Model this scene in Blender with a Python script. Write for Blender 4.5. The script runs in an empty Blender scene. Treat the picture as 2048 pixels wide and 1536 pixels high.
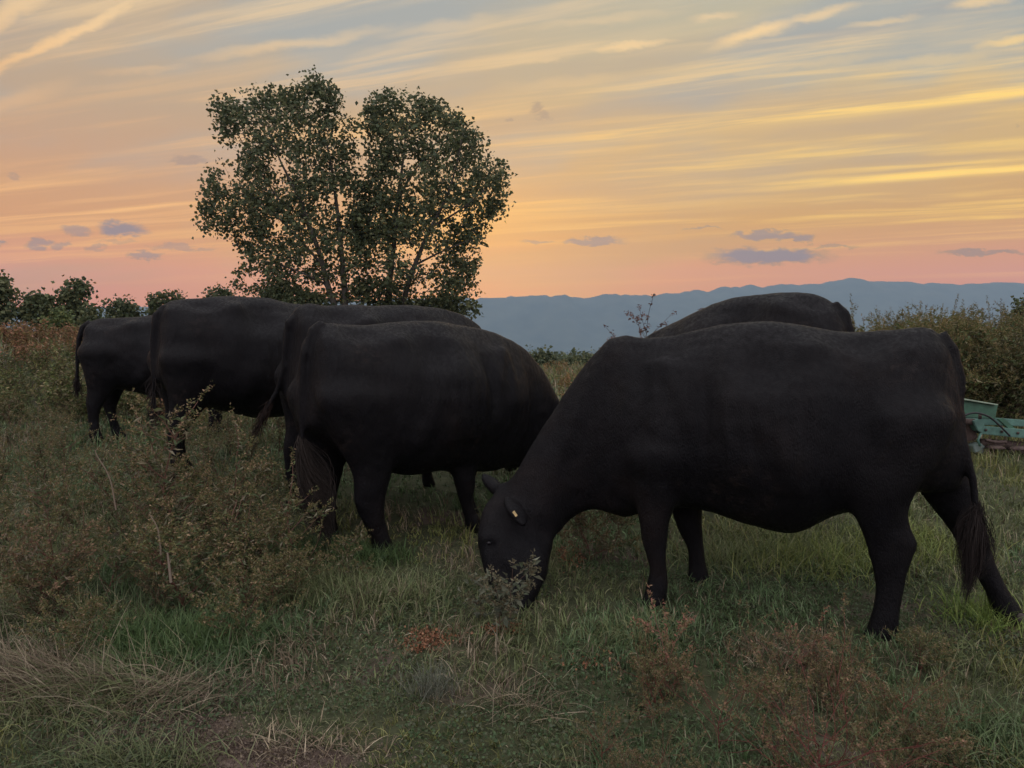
import bpy, bmesh, math, random
import numpy as np
from mathutils import Vector

SC = bpy.context.scene
COL = SC.collection
rad = math.radians

# ------------------------------------------------------------------ camera
F = 1480.0                       # focal length in pixels of the 2048 px wide photograph
PITCH = math.atan(78.0 / F)
CAM = np.array([0.0, 0.0, 1.3])
cam_d = bpy.data.cameras.new('camera')
cam = bpy.data.objects.new('camera', cam_d)
COL.objects.link(cam)
cam.location = CAM
cam.rotation_euler = (rad(90) - PITCH, 0, 0)
cam_d.sensor_width = 36
cam_d.lens = 36 * F / 2048
cam_d.clip_start = 0.05
cam_d.clip_end = 40000
SC.camera = cam
SC.view_settings.view_transform = 'Standard'
SC.view_settings.look = 'None'
SC.view_settings.exposure = 0.0
SC.view_settings.gamma = 1.0
SC.cycles.max_bounces = 6
SC.cycles.diffuse_bounces = 3
SC.cycles.transparent_max_bounces = 8
SC.cycles.volume_bounces = 0
SC.cycles.use_denoising = True
SC.cycles.sample_clamp_indirect = 4.0

HAZE = 1.75e-4        # extinction per metre
HZ_Y, HZ_TOP = 7100.0, 700.0
SUN_EL, SUN_AZ = rad(4.0), rad(-3.0)     # azimuth measured from +Y towards +X

# ------------------------------------------------------------------ world
def lin(c):
    return tuple((v / 255 / 12.92) if v / 255 <= 0.04045 else ((v / 255 + 0.055) / 1.055) ** 2.4 for v in c)

class NT:
    def __init__(s, nt): s.nt = nt; s.n = nt.nodes; s.l = nt.links
    def put(s, inp, v):
        if isinstance(v, bpy.types.NodeSocket): s.l.new(v, inp)
        elif v is not None:
            try: inp.default_value = v
            except Exception: inp.default_value = tuple(v) + (1.0,)
    def m(s, op, a, b=None, c=None, clamp=False):
        n = s.n.new('ShaderNodeMath'); n.operation = op; n.use_clamp = clamp
        for i, v in enumerate((a, b, c)): s.put(n.inputs[i], v)
        return n.outputs[0]
    def vm(s, op, a, b=None, c=None):
        n = s.n.new('ShaderNodeVectorMath'); n.operation = op
        for i, v in enumerate((a, b, c)):
            if v is not None: s.put(n.inputs[i], v)
        return n.outputs['Value'] if op in ('LENGTH', 'DOT_PRODUCT') else n.outputs[0]
    def xyz(s, x, y, z):
        n = s.n.new('ShaderNodeCombineXYZ')
        for i, v in enumerate((x, y, z)): s.put(n.inputs[i], v)
        return n.outputs[0]
    def sep(s, v):
        n = s.n.new('ShaderNodeSeparateXYZ'); s.put(n.inputs[0], v); return n.outputs
    def mix(s, f, a, b, mode='MIX'):
        n = s.n.new('ShaderNodeMix'); n.data_type = 'RGBA'; n.blend_type = mode; n.clamp_factor = True
        s.put(n.inputs[0], f); s.put(n.inputs[6], a); s.put(n.inputs[7], b); return n.outputs[2]
    def ramp(s, f, stops, interp='LINEAR'):
        n = s.n.new('ShaderNodeValToRGB'); n.color_ramp.interpolation = interp
        e = n.color_ramp.elements
        while len(e) < len(stops): e.new(0.5)
        for k, (p, c) in zip(e, stops):
            k.position = p; k.color = (*c, 1) if len(c) == 3 else c
        s.put(n.inputs[0], f); return n.outputs[0]
    def mr(s, v, a, b, c=0.0, d=1.0, smooth=True):
        n = s.n.new('ShaderNodeMapRange'); n.interpolation_type = 'SMOOTHSTEP' if smooth else 'LINEAR'
        for i, x in enumerate((v, a, b, c, d)): s.put(n.inputs[i], x)
        return n.outputs[0]
    def noise(s, v, scale, detail=4, rough=0.55, dist=0.0):
        n = s.n.new('ShaderNodeTexNoise'); s.put(n.inputs['Vector'], v)
        n.inputs['Scale'].default_value = scale; n.inputs['Detail'].default_value = detail
        n.inputs['Roughness'].default_value = rough; n.inputs['Distortion'].default_value = dist
        return n.outputs[0]

world = bpy.data.worlds.new('World')
SC.world = world
world.use_nodes = True
world.cycles.sampling_method = 'MANUAL'
world.cycles.sample_map_resolution = 512
wt = world.node_tree
wt.nodes.clear()
W = NT(wt)
tc = wt.nodes.new('ShaderNodeTexCoord')
dvec = W.vm('NORMALIZE', tc.outputs['Generated'])
dx, dy, dz = W.sep(dvec)[0:3]
dyc = W.m('MAXIMUM', dy, 0.22)
u = W.m('DIVIDE', dx, dyc)
v = W.m('DIVIDE', dz, dyc)
def S(lst, scale=1.0): return [(p, tuple(q * scale for q in lin(c))) for p, c in lst]
left = W.ramp(dz, S([(0.0, (196, 142, 116)), (.07, (199, 145, 114)), (.10, (206, 150, 114)), (.16, (205, 155, 116)),
                     (.22, (196, 158, 128)), (.28, (187, 162, 136)), (.34, (186, 167, 143)), (.42, (192, 172, 146)),
                     (.60, (176, 180, 186)), (1.0, (188, 202, 232))]))
right = W.ramp(dz, S([(0.0, (194, 142, 104)), (.07, (198, 146, 103)), (.10, (202, 150, 105)), (.16, (202, 160, 112)),
                      (.22, (204, 172, 124)), (.28, (206, 176, 130)), (.34, (196, 180, 146)), (.42, (182, 180, 162)),
                      (.60, (176, 182, 188)), (1.0, (188, 202, 232))]))
base = W.mix(W.mr(u, -.45, .35), left, right)
# grey-blue gaps high in the cirrus
front0 = W.mr(dy, .0, .25)
nz1 = W.noise(W.xyz(W.m('MULTIPLY', u, 2.2), W.m('SUBTRACT', W.m('MULTIPLY', v, 7.0), W.m('MULTIPLY', u, .9)), 3.1), 1.0, 3)
gap = W.m('MULTIPLY', W.mr(nz1, .40, .60), W.mr(v, .17, .32))
base = W.mix(W.m('MULTIPLY', gap, .85), base, lin((160, 167, 167)))
nz1b = W.noise(W.xyz(W.m('MULTIPLY', u, 1.6), W.m('SUBTRACT', W.m('MULTIPLY', v, 9.0), W.m('MULTIPLY', u, .8)), 9.4), 1.0, 4)
base = W.mix(W.m('MULTIPLY', W.mr(nz1b, .50, .68), .35), base, lin((172, 156, 146)))
# cirrus sheet: stripes run towards one far point on the left
sx, sy = -math.sin(rad(70)), math.cos(rad(70))
nx_, ny_ = math.cos(rad(70)), math.sin(rad(70))
dzc = W.m('MAXIMUM', dz, .02)
p = W.m('DIVIDE', W.m('ADD', W.m('MULTIPLY', dx, nx_), W.m('MULTIPLY', dy, ny_)), dzc)
q = W.m('DIVIDE', W.m('ADD', W.m('MULTIPLY', dx, sx), W.m('MULTIPLY', dy, sy)), dzc)
warp = W.noise(W.xyz(W.m('MULTIPLY', p, .8), W.m('MULTIPLY', q, .35), 0.0), 1.0, 3)
lp = W.m('LOGARITHM', W.m('MAXIMUM', p, .5), math.e)                 # even stripe width on screen
lpw = W.m('ADD', lp, W.m('MULTIPLY', W.m('SUBTRACT', warp, .5), .13))
def stripe(pc, w, amp, q0=None, q1=None, qs=1.2):
    t = W.m('ABSOLUTE', W.m('DIVIDE', W.m('SUBTRACT', lpw, math.log(pc)), w))
    f = W.m('MULTIPLY', W.mr(t, 1.0, 0.0), amp)
    if q0 is not None: f = W.m('MULTIPLY', f, W.mr(u, q0 - qs * .12, q0 + qs * .12))
    if q1 is not None: f = W.m('MULTIPLY', f, W.mr(u, q1 + qs * .12, q1 - qs * .12))
    return f
stripes = None
for a in [(3.52, .050, .95, .0, None, 2.5), (3.40, .12, .45, -.1, None, 2.5), (3.35, .035, .55, None, -.15, 2), (4.22, .028, .75, None, -.25, 1.5),
          (5.0, .055, .85, -.05, None, 2), (4.75, .03, .5, .25, None, 2), (5.35, .07, .55, None, .25, 2.5), (5.6, .05, .4, -.15, .25, 2),
          (2.95, .035, .4, .05, None, 2), (2.46, .05, .22, .0, .5, 1.2), (2.75, .03, .3, .45, None, 1.2),
          (2.25, .06, .3, None, -.3, 2), (1.98, .03, .35, -.25, .1, 2),
          (3.0, .03, .35, None, -.1, 2), (4.4, .03, .4, .35, None, 1.5), (6.3, .05, .5, None, -.2, 2), (1.45, .05, .35, None, -.2, 2)]:
    f = stripe(*a)
    stripes = f if stripes is None else W.m('MAXIMUM', stripes, f)
fine = W.noise(W.xyz(W.m('MULTIPLY', lpw, 26.0), W.m('MULTIPLY', u, 2.6), 1.7), 1.0, 5, .6)
fine2 = W.noise(W.xyz(W.m('MULTIPLY', lpw, 9.0), W.m('MULTIPLY', u, 1.7), 5.7), 1.0, 4, .55)
patch = W.noise(W.xyz(W.m('MULTIPLY', u, 3.1), W.m('MULTIPLY', lpw, 5.0), 4.4), 1.0, 3)
stripes = W.m('MULTIPLY', stripes, W.m('MULTIPLY', W.mr(fine, .36, .62, .20, 1.15), W.mr(patch, .30, .58, .35, 1.0)))
fw1 = W.noise(W.xyz(W.m('MULTIPLY', u, 14.0), W.m('MULTIPLY', v, 34.0), 2.0), 1.0, 5, .62)
fw2 = W.noise(W.xyz(W.m('MULTIPLY', u, 7.0), W.m('MULTIPLY', v, 16.0), 8.0), 1.0, 4, .6)
fu = W.m('ADD', u, W.m('MULTIPLY', W.m('SUBTRACT', fw2, .5), .06)); fv = W.m('ADD', v, W.m('MULTIPLY', W.m('SUBTRACT', fw1, .5), .026))
def wisp(cx, cy, hl, hw, slope, soft=.1):
    cu, cv = (cx - 1024) / F, math.tan(math.atan((768 - cy) / F) - PITCH)
    a = math.atan(-slope); c_, s_ = math.cos(a), math.sin(a)
    du, dv = W.m('SUBTRACT', fu, cu), W.m('SUBTRACT', fv, cv)
    l = W.m('ADD', W.m('MULTIPLY', du, c_ * F / hl), W.m('MULTIPLY', dv, s_ * F / hl)); w = W.m('ADD', W.m('MULTIPLY', du, -s_ * F / hw), W.m('MULTIPLY', dv, c_ * F / hw))
    return W.mr(W.vm('LENGTH', W.xyz(l, w, 0.0)), 1.4, soft)
wisps = None
for cx, cy, hl, hw, sl_, am in [(150, 72, 260, 13, -.47, .95), (60, 20, 170, 20, -.45, .75), (1500, 68, 100, 17, -.33, .95), (1620, 28, 90, 12, -.25, .7), (1255, 94, 95, 9, -.12, .85), (1090, 116, 70, 7, -.05, .5),
                                (1420, 33, 45, 9, -.1, .6), (1750, 45, 80, 8, -.15, .5), (1935, 6, 60, 12, -.1, .7), (2005, 82, 80, 13, -.2, .75), (600, 88, 210, 12, -.16, .5), (900, 55, 150, 16, -.12, .4), (1200, 40, 160, 12, -.1, .35),
                                (300, 140, 90, 9, -.05, .3), (60, 200, 110, 22, -.3, .4), (1560, 130, 260, 12, -.12, .35), (1850, 120, 200, 14, -.12, .4), (1150, 165, 160, 14, -.1, .3)]:
    f = W.m('MULTIPLY', wisp(cx, cy, hl, hw, sl_), am); wisps = f if wisps is None else W.m('MAXIMUM', wisps, f)
stripes = W.m('MAXIMUM', stripes, W.m('MULTIPLY', wisps, front0))
loose = W.m('MULTIPLY', W.m('MULTIPLY', W.mr(fine2, .46, .66), W.mr(fine, .36, .62, .25, 1.3)), W.m('MULTIPLY', W.mr(v, .05, .2), .45))
allst = W.m('MAXIMUM', stripes, loose)
stc = W.mix(W.mr(u, -.5, .6), lin((238, 186, 128)), lin((255, 214, 122)))
stc = W.mix(W.mr(dz, .24, .40), stc, lin((240, 208, 160)))
sky = W.mix(allst, base, stc)
# golden glow low behind the right-hand tree
glow = W.m('EXPONENT', W.m('MULTIPLY', W.vm('LENGTH', W.vm('MULTIPLY', W.vm('SUBTRACT', W.xyz(u, v, 0.0), (-.05, .17, 0)), (7.0, 13.0, 0))), -1.0))
sky = W.mix(W.m('MULTIPLY', glow, .6), sky, lin((255, 190, 105)))
# small ragged low clouds
wn = W.noise(W.xyz(W.m('MULTIPLY', u, 34.0), W.m('MULTIPLY', v, 80.0), 0.0), 1.0, 5, .66)
wn2 = W.noise(W.xyz(W.m('MULTIPLY', u, 22.0), W.m('MULTIPLY', v, 44.0), 7.0), 1.0, 3, .6)
uu = W.m('ADD', u, W.m('MULTIPLY', W.m('SUBTRACT', wn2, .5), .06))
vv = W.m('ADD', v, W.m('MULTIPLY', W.m('SUBTRACT', wn, .5), .030))
uv = W.xyz(uu, vv, 0.0)
low = None
for bx, by, bw, bh, amp in [(245, 458, 54, 15, .95), (155, 462, 22, 9, .6), (88, 487, 26, 11, .7), (130, 491, 24, 9, .6), (198, 496, 26, 7, .45), (298, 511, 34, 8, .7),
                            (352, 493, 46, 7, .45), (240, 483, 40, 6, .3), (385, 320, 38, 9, .5), (45, 354, 14, 9, .4), (2, 490, 17, 12, .8), (410, 497, 30, 5, .4),
                            (1530, 512, 130, 18, 1.0), (1500, 508, 80, 14, .8), (1530, 471, 70, 9, .75), (1590, 477, 36, 7, .8), (1180, 483, 66, 7, .7), (1080, 484, 26, 5, .5), (1404, 456, 44, 3, .5), (1660, 492, 60, 4, .5),
                            (1960, 505, 90, 6, .7), (1068, 218, 16, 14, .5), (1090, 230, 16, 8, .4), (1012, 242, 14, 7, .4), (2005, 251, 5, 3, .4)]:
    cu, cv = (bx - 1024) / F, math.tan(math.atan((768 - by) / F) - PITCH)
    t = W.vm('LENGTH', W.vm('MULTIPLY', W.vm('SUBTRACT', uv, (cu, cv, 0)), (F / bw, F / bh, 0)))
    f = W.m('MULTIPLY', W.mr(t, 1.2, .5), amp)
    low = f if low is None else W.m('MAXIMUM', low, f)
front = W.mr(dy, .0, .25)
low = W.m('MULTIPLY', W.m('MULTIPLY', low, front), .85)
lowc = W.mix(W.mr(v, .13, .3), lin((128, 130, 146)), lin((150, 132, 126)))
sky = W.mix(low, sky, lowc)
# unseen sky behind the camera and overhead, brightened beyond dusk to light the ground
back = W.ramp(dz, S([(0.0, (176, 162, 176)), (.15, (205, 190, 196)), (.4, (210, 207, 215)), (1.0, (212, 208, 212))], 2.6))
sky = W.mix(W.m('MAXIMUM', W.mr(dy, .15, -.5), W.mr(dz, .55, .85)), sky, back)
# a real twilight sky under it all
nish = wt.nodes.new('ShaderNodeTexSky'); nish.sky_type = 'NISHITA'; nish.sun_disc = False
nish.sun_elevation = SUN_EL; nish.sun_rotation = SUN_AZ
sky = W.vm('ADD', sky, W.vm('MULTIPLY', nish.outputs[0], (.004, .004, .004)))
# the sky lies beyond the haze: what the haze takes away and adds is allowed for
Lp = W.m('MINIMUM', W.m('DIVIDE', HZ_Y, W.m('MAXIMUM', dy, .01)), W.m('DIVIDE', HZ_TOP, W.m('MAXIMUM', dz, .01)))
Lp = W.m('MINIMUM', Lp, W.m('DIVIDE', 1600.0, W.m('MAXIMUM', W.m('MULTIPLY', dy, -1.0), .01)))
Lp = W.m('MINIMUM', Lp, W.m('DIVIDE', 7800.0, W.m('MAXIMUM', W.m('ABSOLUTE', dx), .01)))
T = W.m('EXPONENT', W.m('MULTIPLY', Lp, -HAZE))
INF = (.205, .265, .32)
add = W.vm('MULTIPLY', W.xyz(*[W.m('SUBTRACT', 1.0, T)] * 3), INF)
far = W.vm('DIVIDE', W.vm('MAXIMUM', W.vm('SUBTRACT', sky, add), (.0, .0, .0)), W.xyz(T, T, T))
far = W.mix(W.mr(dz, -.06, -.01), lin((60, 60, 62)), far)
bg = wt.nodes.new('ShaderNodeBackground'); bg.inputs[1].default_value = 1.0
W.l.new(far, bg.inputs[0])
wo = wt.nodes.new('ShaderNodeOutputWorld'); W.l.new(bg.outputs[0], wo.inputs[0])

# ------------------------------------------------------------------ sun: what is left of the afterglow, very soft
sl = bpy.data.lights.new('sun', 'SUN'); so = bpy.data.objects.new('sun', sl); COL.objects.link(so)
sl.energy = 0.25; sl.angle = rad(25); sl.color = (1.0, .72, .42)
sd = Vector((math.sin(SUN_AZ) * math.cos(rad(8)), math.cos(SUN_AZ) * math.cos(rad(8)), math.sin(rad(8))))
so.rotation_euler = sd.to_track_quat('Z', 'Y').to_euler()
so.location = (0, 20, 30)

# ------------------------------------------------------------------ helpers
def ray(px, py):
    X = (px - 1024) / F; Y = (768 - py) / F
    return np.array([X, math.cos(PITCH) + Y * math.sin(PITCH), -math.sin(PITCH) + Y * math.cos(PITCH)])
def at(px, py, D):
    """the point seen at a pixel of the photograph, D metres ahead"""
    d = ray(px, py); return CAM + d * (D / d[1])

def tag(o, label=None, cat=None, group=None, kind=None):
    if label: o['label'] = label
    if cat: o['category'] = cat
    if group: o['group'] = group
    if kind: o['kind'] = kind
    return o
def empty(name, loc, rz=0.0):
    o = bpy.data.objects.new(name, None); COL.objects.link(o)
    o.location = loc; o.rotation_euler = (0, 0, rz); o.empty_display_size = .1
    return o
def copy_tree(o, parent=None):
    c = o.copy(); COL.objects.link(c); c.parent = parent
    for ch in o.children: copy_tree(ch, c)
    return c

def np_mesh(name, V, faces, mat, col=None, smooth=False, parent=None):
    """faces: list of int arrays, each (n, k)"""
    me = bpy.data.meshes.new(name)
    V = np.asarray(V, np.float32)
    me.vertices.add(len(V)); me.vertices.foreach_set('co', V.ravel())
    idx = np.concatenate([f.ravel() for f in faces]).astype(np.int32)
    tot = np.concatenate([np.full(len(f), f.shape[1]) for f in faces]).astype(np.int32)
    st = np.concatenate([[0], np.cumsum(tot)[:-1]]).astype(np.int32)
    me.loops.add(len(idx)); me.loops.foreach_set('vertex_index', idx)
    me.polygons.add(len(tot)); me.polygons.foreach_set('loop_start', st); me.polygons.foreach_set('loop_total', tot)
    me.polygons.foreach_set('use_smooth', np.full(len(tot), smooth))
    me.update(calc_edges=True)
    if col is not None:
        a = me.attributes.new('tint', 'FLOAT_COLOR', 'POINT')
        c = np.ones((len(V), 4), np.float32); c[:, :3] = col
        a.data.foreach_set('color', c.ravel())
    me.materials.append(mat)
    o = bpy.data.objects.new(name, me); COL.objects.link(o); o.parent = parent
    return o

class Acc:
    def __init__(s): s.V = []; s.F = []; s.C = []; s.n = 0
    def add(s, V, faces, col):
        V = np.asarray(V, float)
        s.V.append(V); s.C.append(np.broadcast_to(np.asarray(col, float), (len(V), 3)).copy())
        for f in faces: s.F.append(np.asarray(f) + s.n)
        s.n += len(V)
    def arrays(s):
        k = {}
        for f in s.F: k.setdefault(f.shape[1], []).append(f)
        return np.concatenate(s.V), [np.concatenate(x) for x in k.values()], np.concatenate(s.C)
    def build(s, name, mat, parent=None, smooth=False):
        V, Fc, Cc = s.arrays(); return np_mesh(name, V, Fc, mat, Cc, smooth, parent)

def vnoise(x, y, scale, seed=0):
    r = np.random.RandomState(seed).rand(256, 256)
    x = np.asarray(x) / scale + 77.3; y = np.asarray(y) / scale + 31.7
    xi = np.floor(x).astype(int); yi = np.floor(y).astype(int)
    fx = x - xi; fy = y - yi; fx = fx * fx * (3 - 2 * fx); fy = fy * fy * (3 - 2 * fy)
    g = lambda a, b: r[a % 256, b % 256]
    return (g(xi, yi) * (1 - fx) + g(xi + 1, yi) * fx) * (1 - fy) + (g(xi, yi + 1) * (1 - fx) + g(xi + 1, yi + 1) * fx) * fy
def sstep(a, b, x):
    t = np.clip((np.asarray(x, float) - a) / (b - a), 0, 1); return t * t * (3 - 2 * t)

def ground_z(x, y):
    x = np.asarray(x, float); y = np.asarray(y, float)
    z = .07 * (np.clip(y, -3, 8.5) - 3.9)
    z = z + .05 * sstep(8, 30, y)
    z = z + .85 * sstep(-3.5, -7.5, x - .0 * y) * sstep(8.5, 13, y)              # bank on the left
    z = z + .25 * sstep(4, 8, x) * sstep(7.5, 11, y)
    z = z + (vnoise(x, y, 1.1, 1) - .5) * .06 + (vnoise(x, y, .35, 2) - .5) * .025
    z = z - .55 * sstep(26, 45, y) - 3.0 * sstep(40, 130, y) - 56 * sstep(100, 1900, y) 
    z = z - 8 * sstep(15, 400, np.abs(x)) * sstep(20, 200, np.hypot(x, y)) * sstep(2500, 500, y)
    z = z + sstep(60, 400, y) * (vnoise(x, y, 260, 3) - .5) * 9 * sstep(4500, 2500, y)
    return z

# ------------------------------------------------------------------ materials
def new_mat(name):
    m = bpy.data.materials.new(name); m.use_nodes = True; m.node_tree.nodes.clear(); return m, NT(m.node_tree)
def out(N, sh):
    o = N.n.new('ShaderNodeOutputMaterial'); N.l.new(sh, o.inputs[0])
def principled(N, col, rough=.8, spec=.3, bump=None, bstr=.3, bdist=.02, metal=0.0, sheen=0.0):
    b = N.n.new('ShaderNodeBsdfPrincipled'); N.put(b.inputs['Base Color'], col)
    N.put(b.inputs['Roughness'], rough); b.inputs['Specular IOR Level'].default_value = spec; b.inputs['Metallic'].default_value = metal
    if sheen: b.inputs['Sheen Weight'].default_value = sheen; b.inputs['Sheen Roughness'].default_value = .45
    if bump is not None:
        bn = N.n.new('ShaderNodeBump'); bn.inputs['Strength'].default_value = bstr; bn.inputs['Distance'].default_value = bdist
        N.put(bn.inputs['Height'], bump); N.l.new(bn.outputs[0], b.inputs['Normal'])
    return b
def leaf_mat(name, trans=.25, rough=.6, gain=1.0):
    m, N = new_mat(name)
    at_ = N.n.new('ShaderNodeAttribute'); at_.attribute_name = 'tint'
    c = at_.outputs[0]
    if gain != 1.0: c = N.vm('MULTIPLY', c, (gain,) * 3)
    b = principled(N, c, rough, .25)
    t = N.n.new('ShaderNodeBsdfTranslucent'); N.put(t.inputs[0], c)
    mx = N.n.new('ShaderNodeMixShader'); mx.inputs[0].default_value = trans
    N.l.new(b.outputs[0], mx.inputs[1]); N.l.new(t.outputs[0], mx.inputs[2]); out(N, mx.outputs[0])
    return m
M_leaf = leaf_mat('leaf')
M_tree = leaf_mat('tree_leaf', .3)
def tint_mat(name, rough=.85):
    m, N = new_mat(name); a = N.n.new('ShaderNodeAttribute'); a.attribute_name = 'tint'
    out(N, principled(N, a.outputs[0], rough, .2).outputs[0]); return m
M_stem = tint_mat('stem')
def bark():
    m, N = new_mat('bark'); t = N.n.new('ShaderNodeTexCoord')
    n = N.noise(N.vm('MULTIPLY', t.outputs['Object'], (4, 4, .8)), 3, 5)
    out(N, principled(N, N.ramp(n, [(.3, (.035, .03, .024)), (.7, (.10, .09, .075))]), .9, .2, n, .5, .03).outputs[0]); return m
M_bark = bark()
BARE = [(-1.22, 2.62, .26, .10), (-.78, 2.42, .30, .07), (-1.05, 2.50, .2, .05), (-1.65, 2.25, .25, .08)]
def soil():
    m, N = new_mat('soil'); t = N.n.new('ShaderNodeNewGeometry')
    P = t.outputs['Position']
    n = N.noise(P, 9, 6, .65); n2 = N.noise(P, 1.3, 4); n3 = N.noise(P, .012, 4)
    near = N.ramp(n, [(.25, (.035, .026, .02)), (.5, (.06, .045, .034)), (.75, (.11, .085, .068))])
    green = N.ramp(n, [(.3, (.022, .026, .012)), (.7, (.055, .06, .03))])
    c = N.mix(N.mr(n2, .55, .64), green, near)
    for cx, cy, rx, ry in BARE:                      # trampled earth
        e = N.vm('LENGTH', N.vm('MULTIPLY', N.vm('SUBTRACT', N.vm('MULTIPLY', P, (1, 1, 0)), (cx, cy, 0)), (1 / rx, 1 / ry, 0)))
        c = N.mix(N.mr(N.m('ADD', e, N.m('MULTIPLY', n, .6)), 1.35, 1.0), c, N.ramp(n, [(.25, (.035, .026, .020)), (.5, (.085, .062, .048)), (.75, (.15, .115, .09))]))
    y = N.sep(P)[1]
    farc = N.ramp(n3, [(.3, (.035, .05, .028)), (.5, (.06, .075, .04)), (.7, (.10, .10, .055))])
    c = N.mix(N.mr(y, 35, 130), c, farc)
    out(N, principled(N, c, .95, .15, n, .6, .03).outputs[0]); return m
M_soil = soil()
def hide():
    m, N = new_mat('black_hide'); t = N.n.new('ShaderNodeTexCoord'); P = t.outputs['Object']
    big = N.noise(P, 2.3, 4, .6)
    fur = N.noise(N.vm('MULTIPLY', P, (60, 60, 18)), 4.0, 3, .6)
    mid = N.noise(N.vm('MULTIPLY', P, (9, 9, 3)), 1.5, 4, .6)
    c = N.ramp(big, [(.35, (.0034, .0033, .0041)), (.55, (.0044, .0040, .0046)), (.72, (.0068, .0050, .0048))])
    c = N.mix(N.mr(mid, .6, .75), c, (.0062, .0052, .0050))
    scuff = N.noise(N.vm('MULTIPLY', P, (1, 1, 1.6)), 16.0, 5, .75)
    reg = None                                     # dried mud on the lower ribs and on the pin bones
    for cx, cz, rx, rz in ((.95, .60, .22, .16), (.26, 1.20, .16, .10), (.10, .62, .10, .2)):
        e = N.vm('LENGTH', N.vm('MULTIPLY', N.vm('SUBTRACT', N.vm('MULTIPLY', P, (1, 0, 1)), (cx, 0, cz)), (1 / rx, 0, 1 / rz)))
        f = N.mr(e, 1.2, .3); reg = f if reg is None else N.m('MAXIMUM', reg, f)
    c = N.mix(N.m('MULTIPLY', N.m('MULTIPLY', N.mr(scuff, .50, .66), reg), .45), c, (.026, .019, .016))
    h = N.m('ADD', N.m('MULTIPLY', fur, .5), mid)
    out(N, principled(N, c, N.mr(N.noise(N.vm('MULTIPLY', P, (26, 26, 5)), 2.0, 4, .7), .35, .65, .36, .66), .10, h, .8, .018).outputs[0]); return m
M_hide = hide()
def plain(name, c, rough=.5, spec=.4, metal=0.0, nscale=20, var=.35, bstr=.1):
    m, N = new_mat(name); t = N.n.new('ShaderNodeTexCoord')
    n = N.noise(t.outputs['Object'], nscale, 5, .65)
    cc = N.ramp(n, [(.3, tuple(x * (1 - var) for x in c)), (.7, tuple(x * (1 + var) for x in c))])
    out(N, principled(N, cc, rough, spec, n, bstr, .01, metal).outputs[0]); return m

# ------------------------------------------------------------------ ground, one sheet to beyond the mountains
def axis(neg, pos, step0, growth):
    a = [0.0]; s = step0
    while a[-1] < pos: a.append(a[-1] + s); s = s if a[-1] < 12 else s * growth
    b = [0.0]; s = step0
    while b[-1] < neg: b.append(b[-1] + s); s = s if b[-1] < 8 else s * growth
    return np.array([-q for q in b[:0:-1]] + a)
gx = axis(7600, 7600, .16, 1.09); gy = axis(1500, 6980, .16, 1.06)
gx = np.clip(gx, -7600, 7600); gy = np.clip(gy, -1500, 6980)
GX, GY = np.meshgrid(gx, gy); GZ = ground_z(GX, GY)
nxg, nyg = len(gx), len(gy)
ii = (np.arange(nyg - 1)[:, None] * nxg + np.arange(nxg - 1)[None]).ravel()
GF = np.stack([ii, ii + 1, ii + 1 + nxg, ii + nxg], 1)
g_ = np_mesh('ground', np.stack([GX.ravel(), GY.ravel(), GZ.ravel()], 1), [GF], M_soil, None, True)
tag(g_, kind='structure')

# ------------------------------------------------------------------ mountains
ridge_px = [(-2600, 640), (-1500, 632), (-600, 628), (0, 622), (150, 618), (220, 616), (400, 612), (650, 604), (800, 600), (940, 598), (1000, 596), (1070, 592), (1130, 592), (1165, 597),
            (1205, 588), (1250, 589), (1290, 590), (1340, 586), (1400, 583), (1440, 575), (1500, 573), (1520, 575), (1560, 570), (1640, 569),
            (1665, 564), (1695, 559), (1740, 565), (1800, 564), (1850, 569), (1920, 568), (2000, 569), (2048, 573), (2300, 580), (2900, 600), (4200, 630)]
RY = 6300.0
rp = np.array([at(a, b, RY) for a, b in ridge_px])
mx_ = np.linspace(-7500, 7500, 760)
crest = np.interp(mx_, rp[:, 0], rp[:, 2])
crest += (vnoise(mx_, 0 * mx_, 120, 5) - .5) * 30 + (vnoise(mx_, 0 * mx_, 42, 6) - .5) * 22
my_ = np.linspace(4900, 6990, 100)
MX, MY = np.meshgrid(mx_, my_)
tt = np.where(MY < RY, sstep(4900, RY, MY) ** .9, 1 - .75 * sstep(RY, 7400, MY))
spur = (vnoise(MX, MY * .45, 420, 7) - .5) * 230 + (vnoise(MX, MY * .6, 160, 8) - .5) * 90 + (vnoise(MX, MY, 60, 9) - .5) * 25
MZ = -66 + (crest[None] + 66) * tt + spur * tt * (1 - tt) * 2.0
m_, N = new_mat('far_forest')
P = N.n.new('ShaderNodeNewGeometry').outputs['Position']
n = N.noise(P, .006, 6, .6)
out(N, principled(N, N.ramp(n, [(.35, (.03, .045, .04)), (.65, (.06, .075, .06))]), .95, .1).outputs[0])
iim = (np.arange(99)[:, None] * 760 + np.arange(759)[None]).ravel()
mo = np_mesh('mountains', np.stack([MX.ravel(), MY.ravel(), MZ.ravel()], 1), [np.stack([iim, iim + 1, iim + 761, iim + 760], 1)], m_, None, True)
tag(mo, kind='structure')

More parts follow.
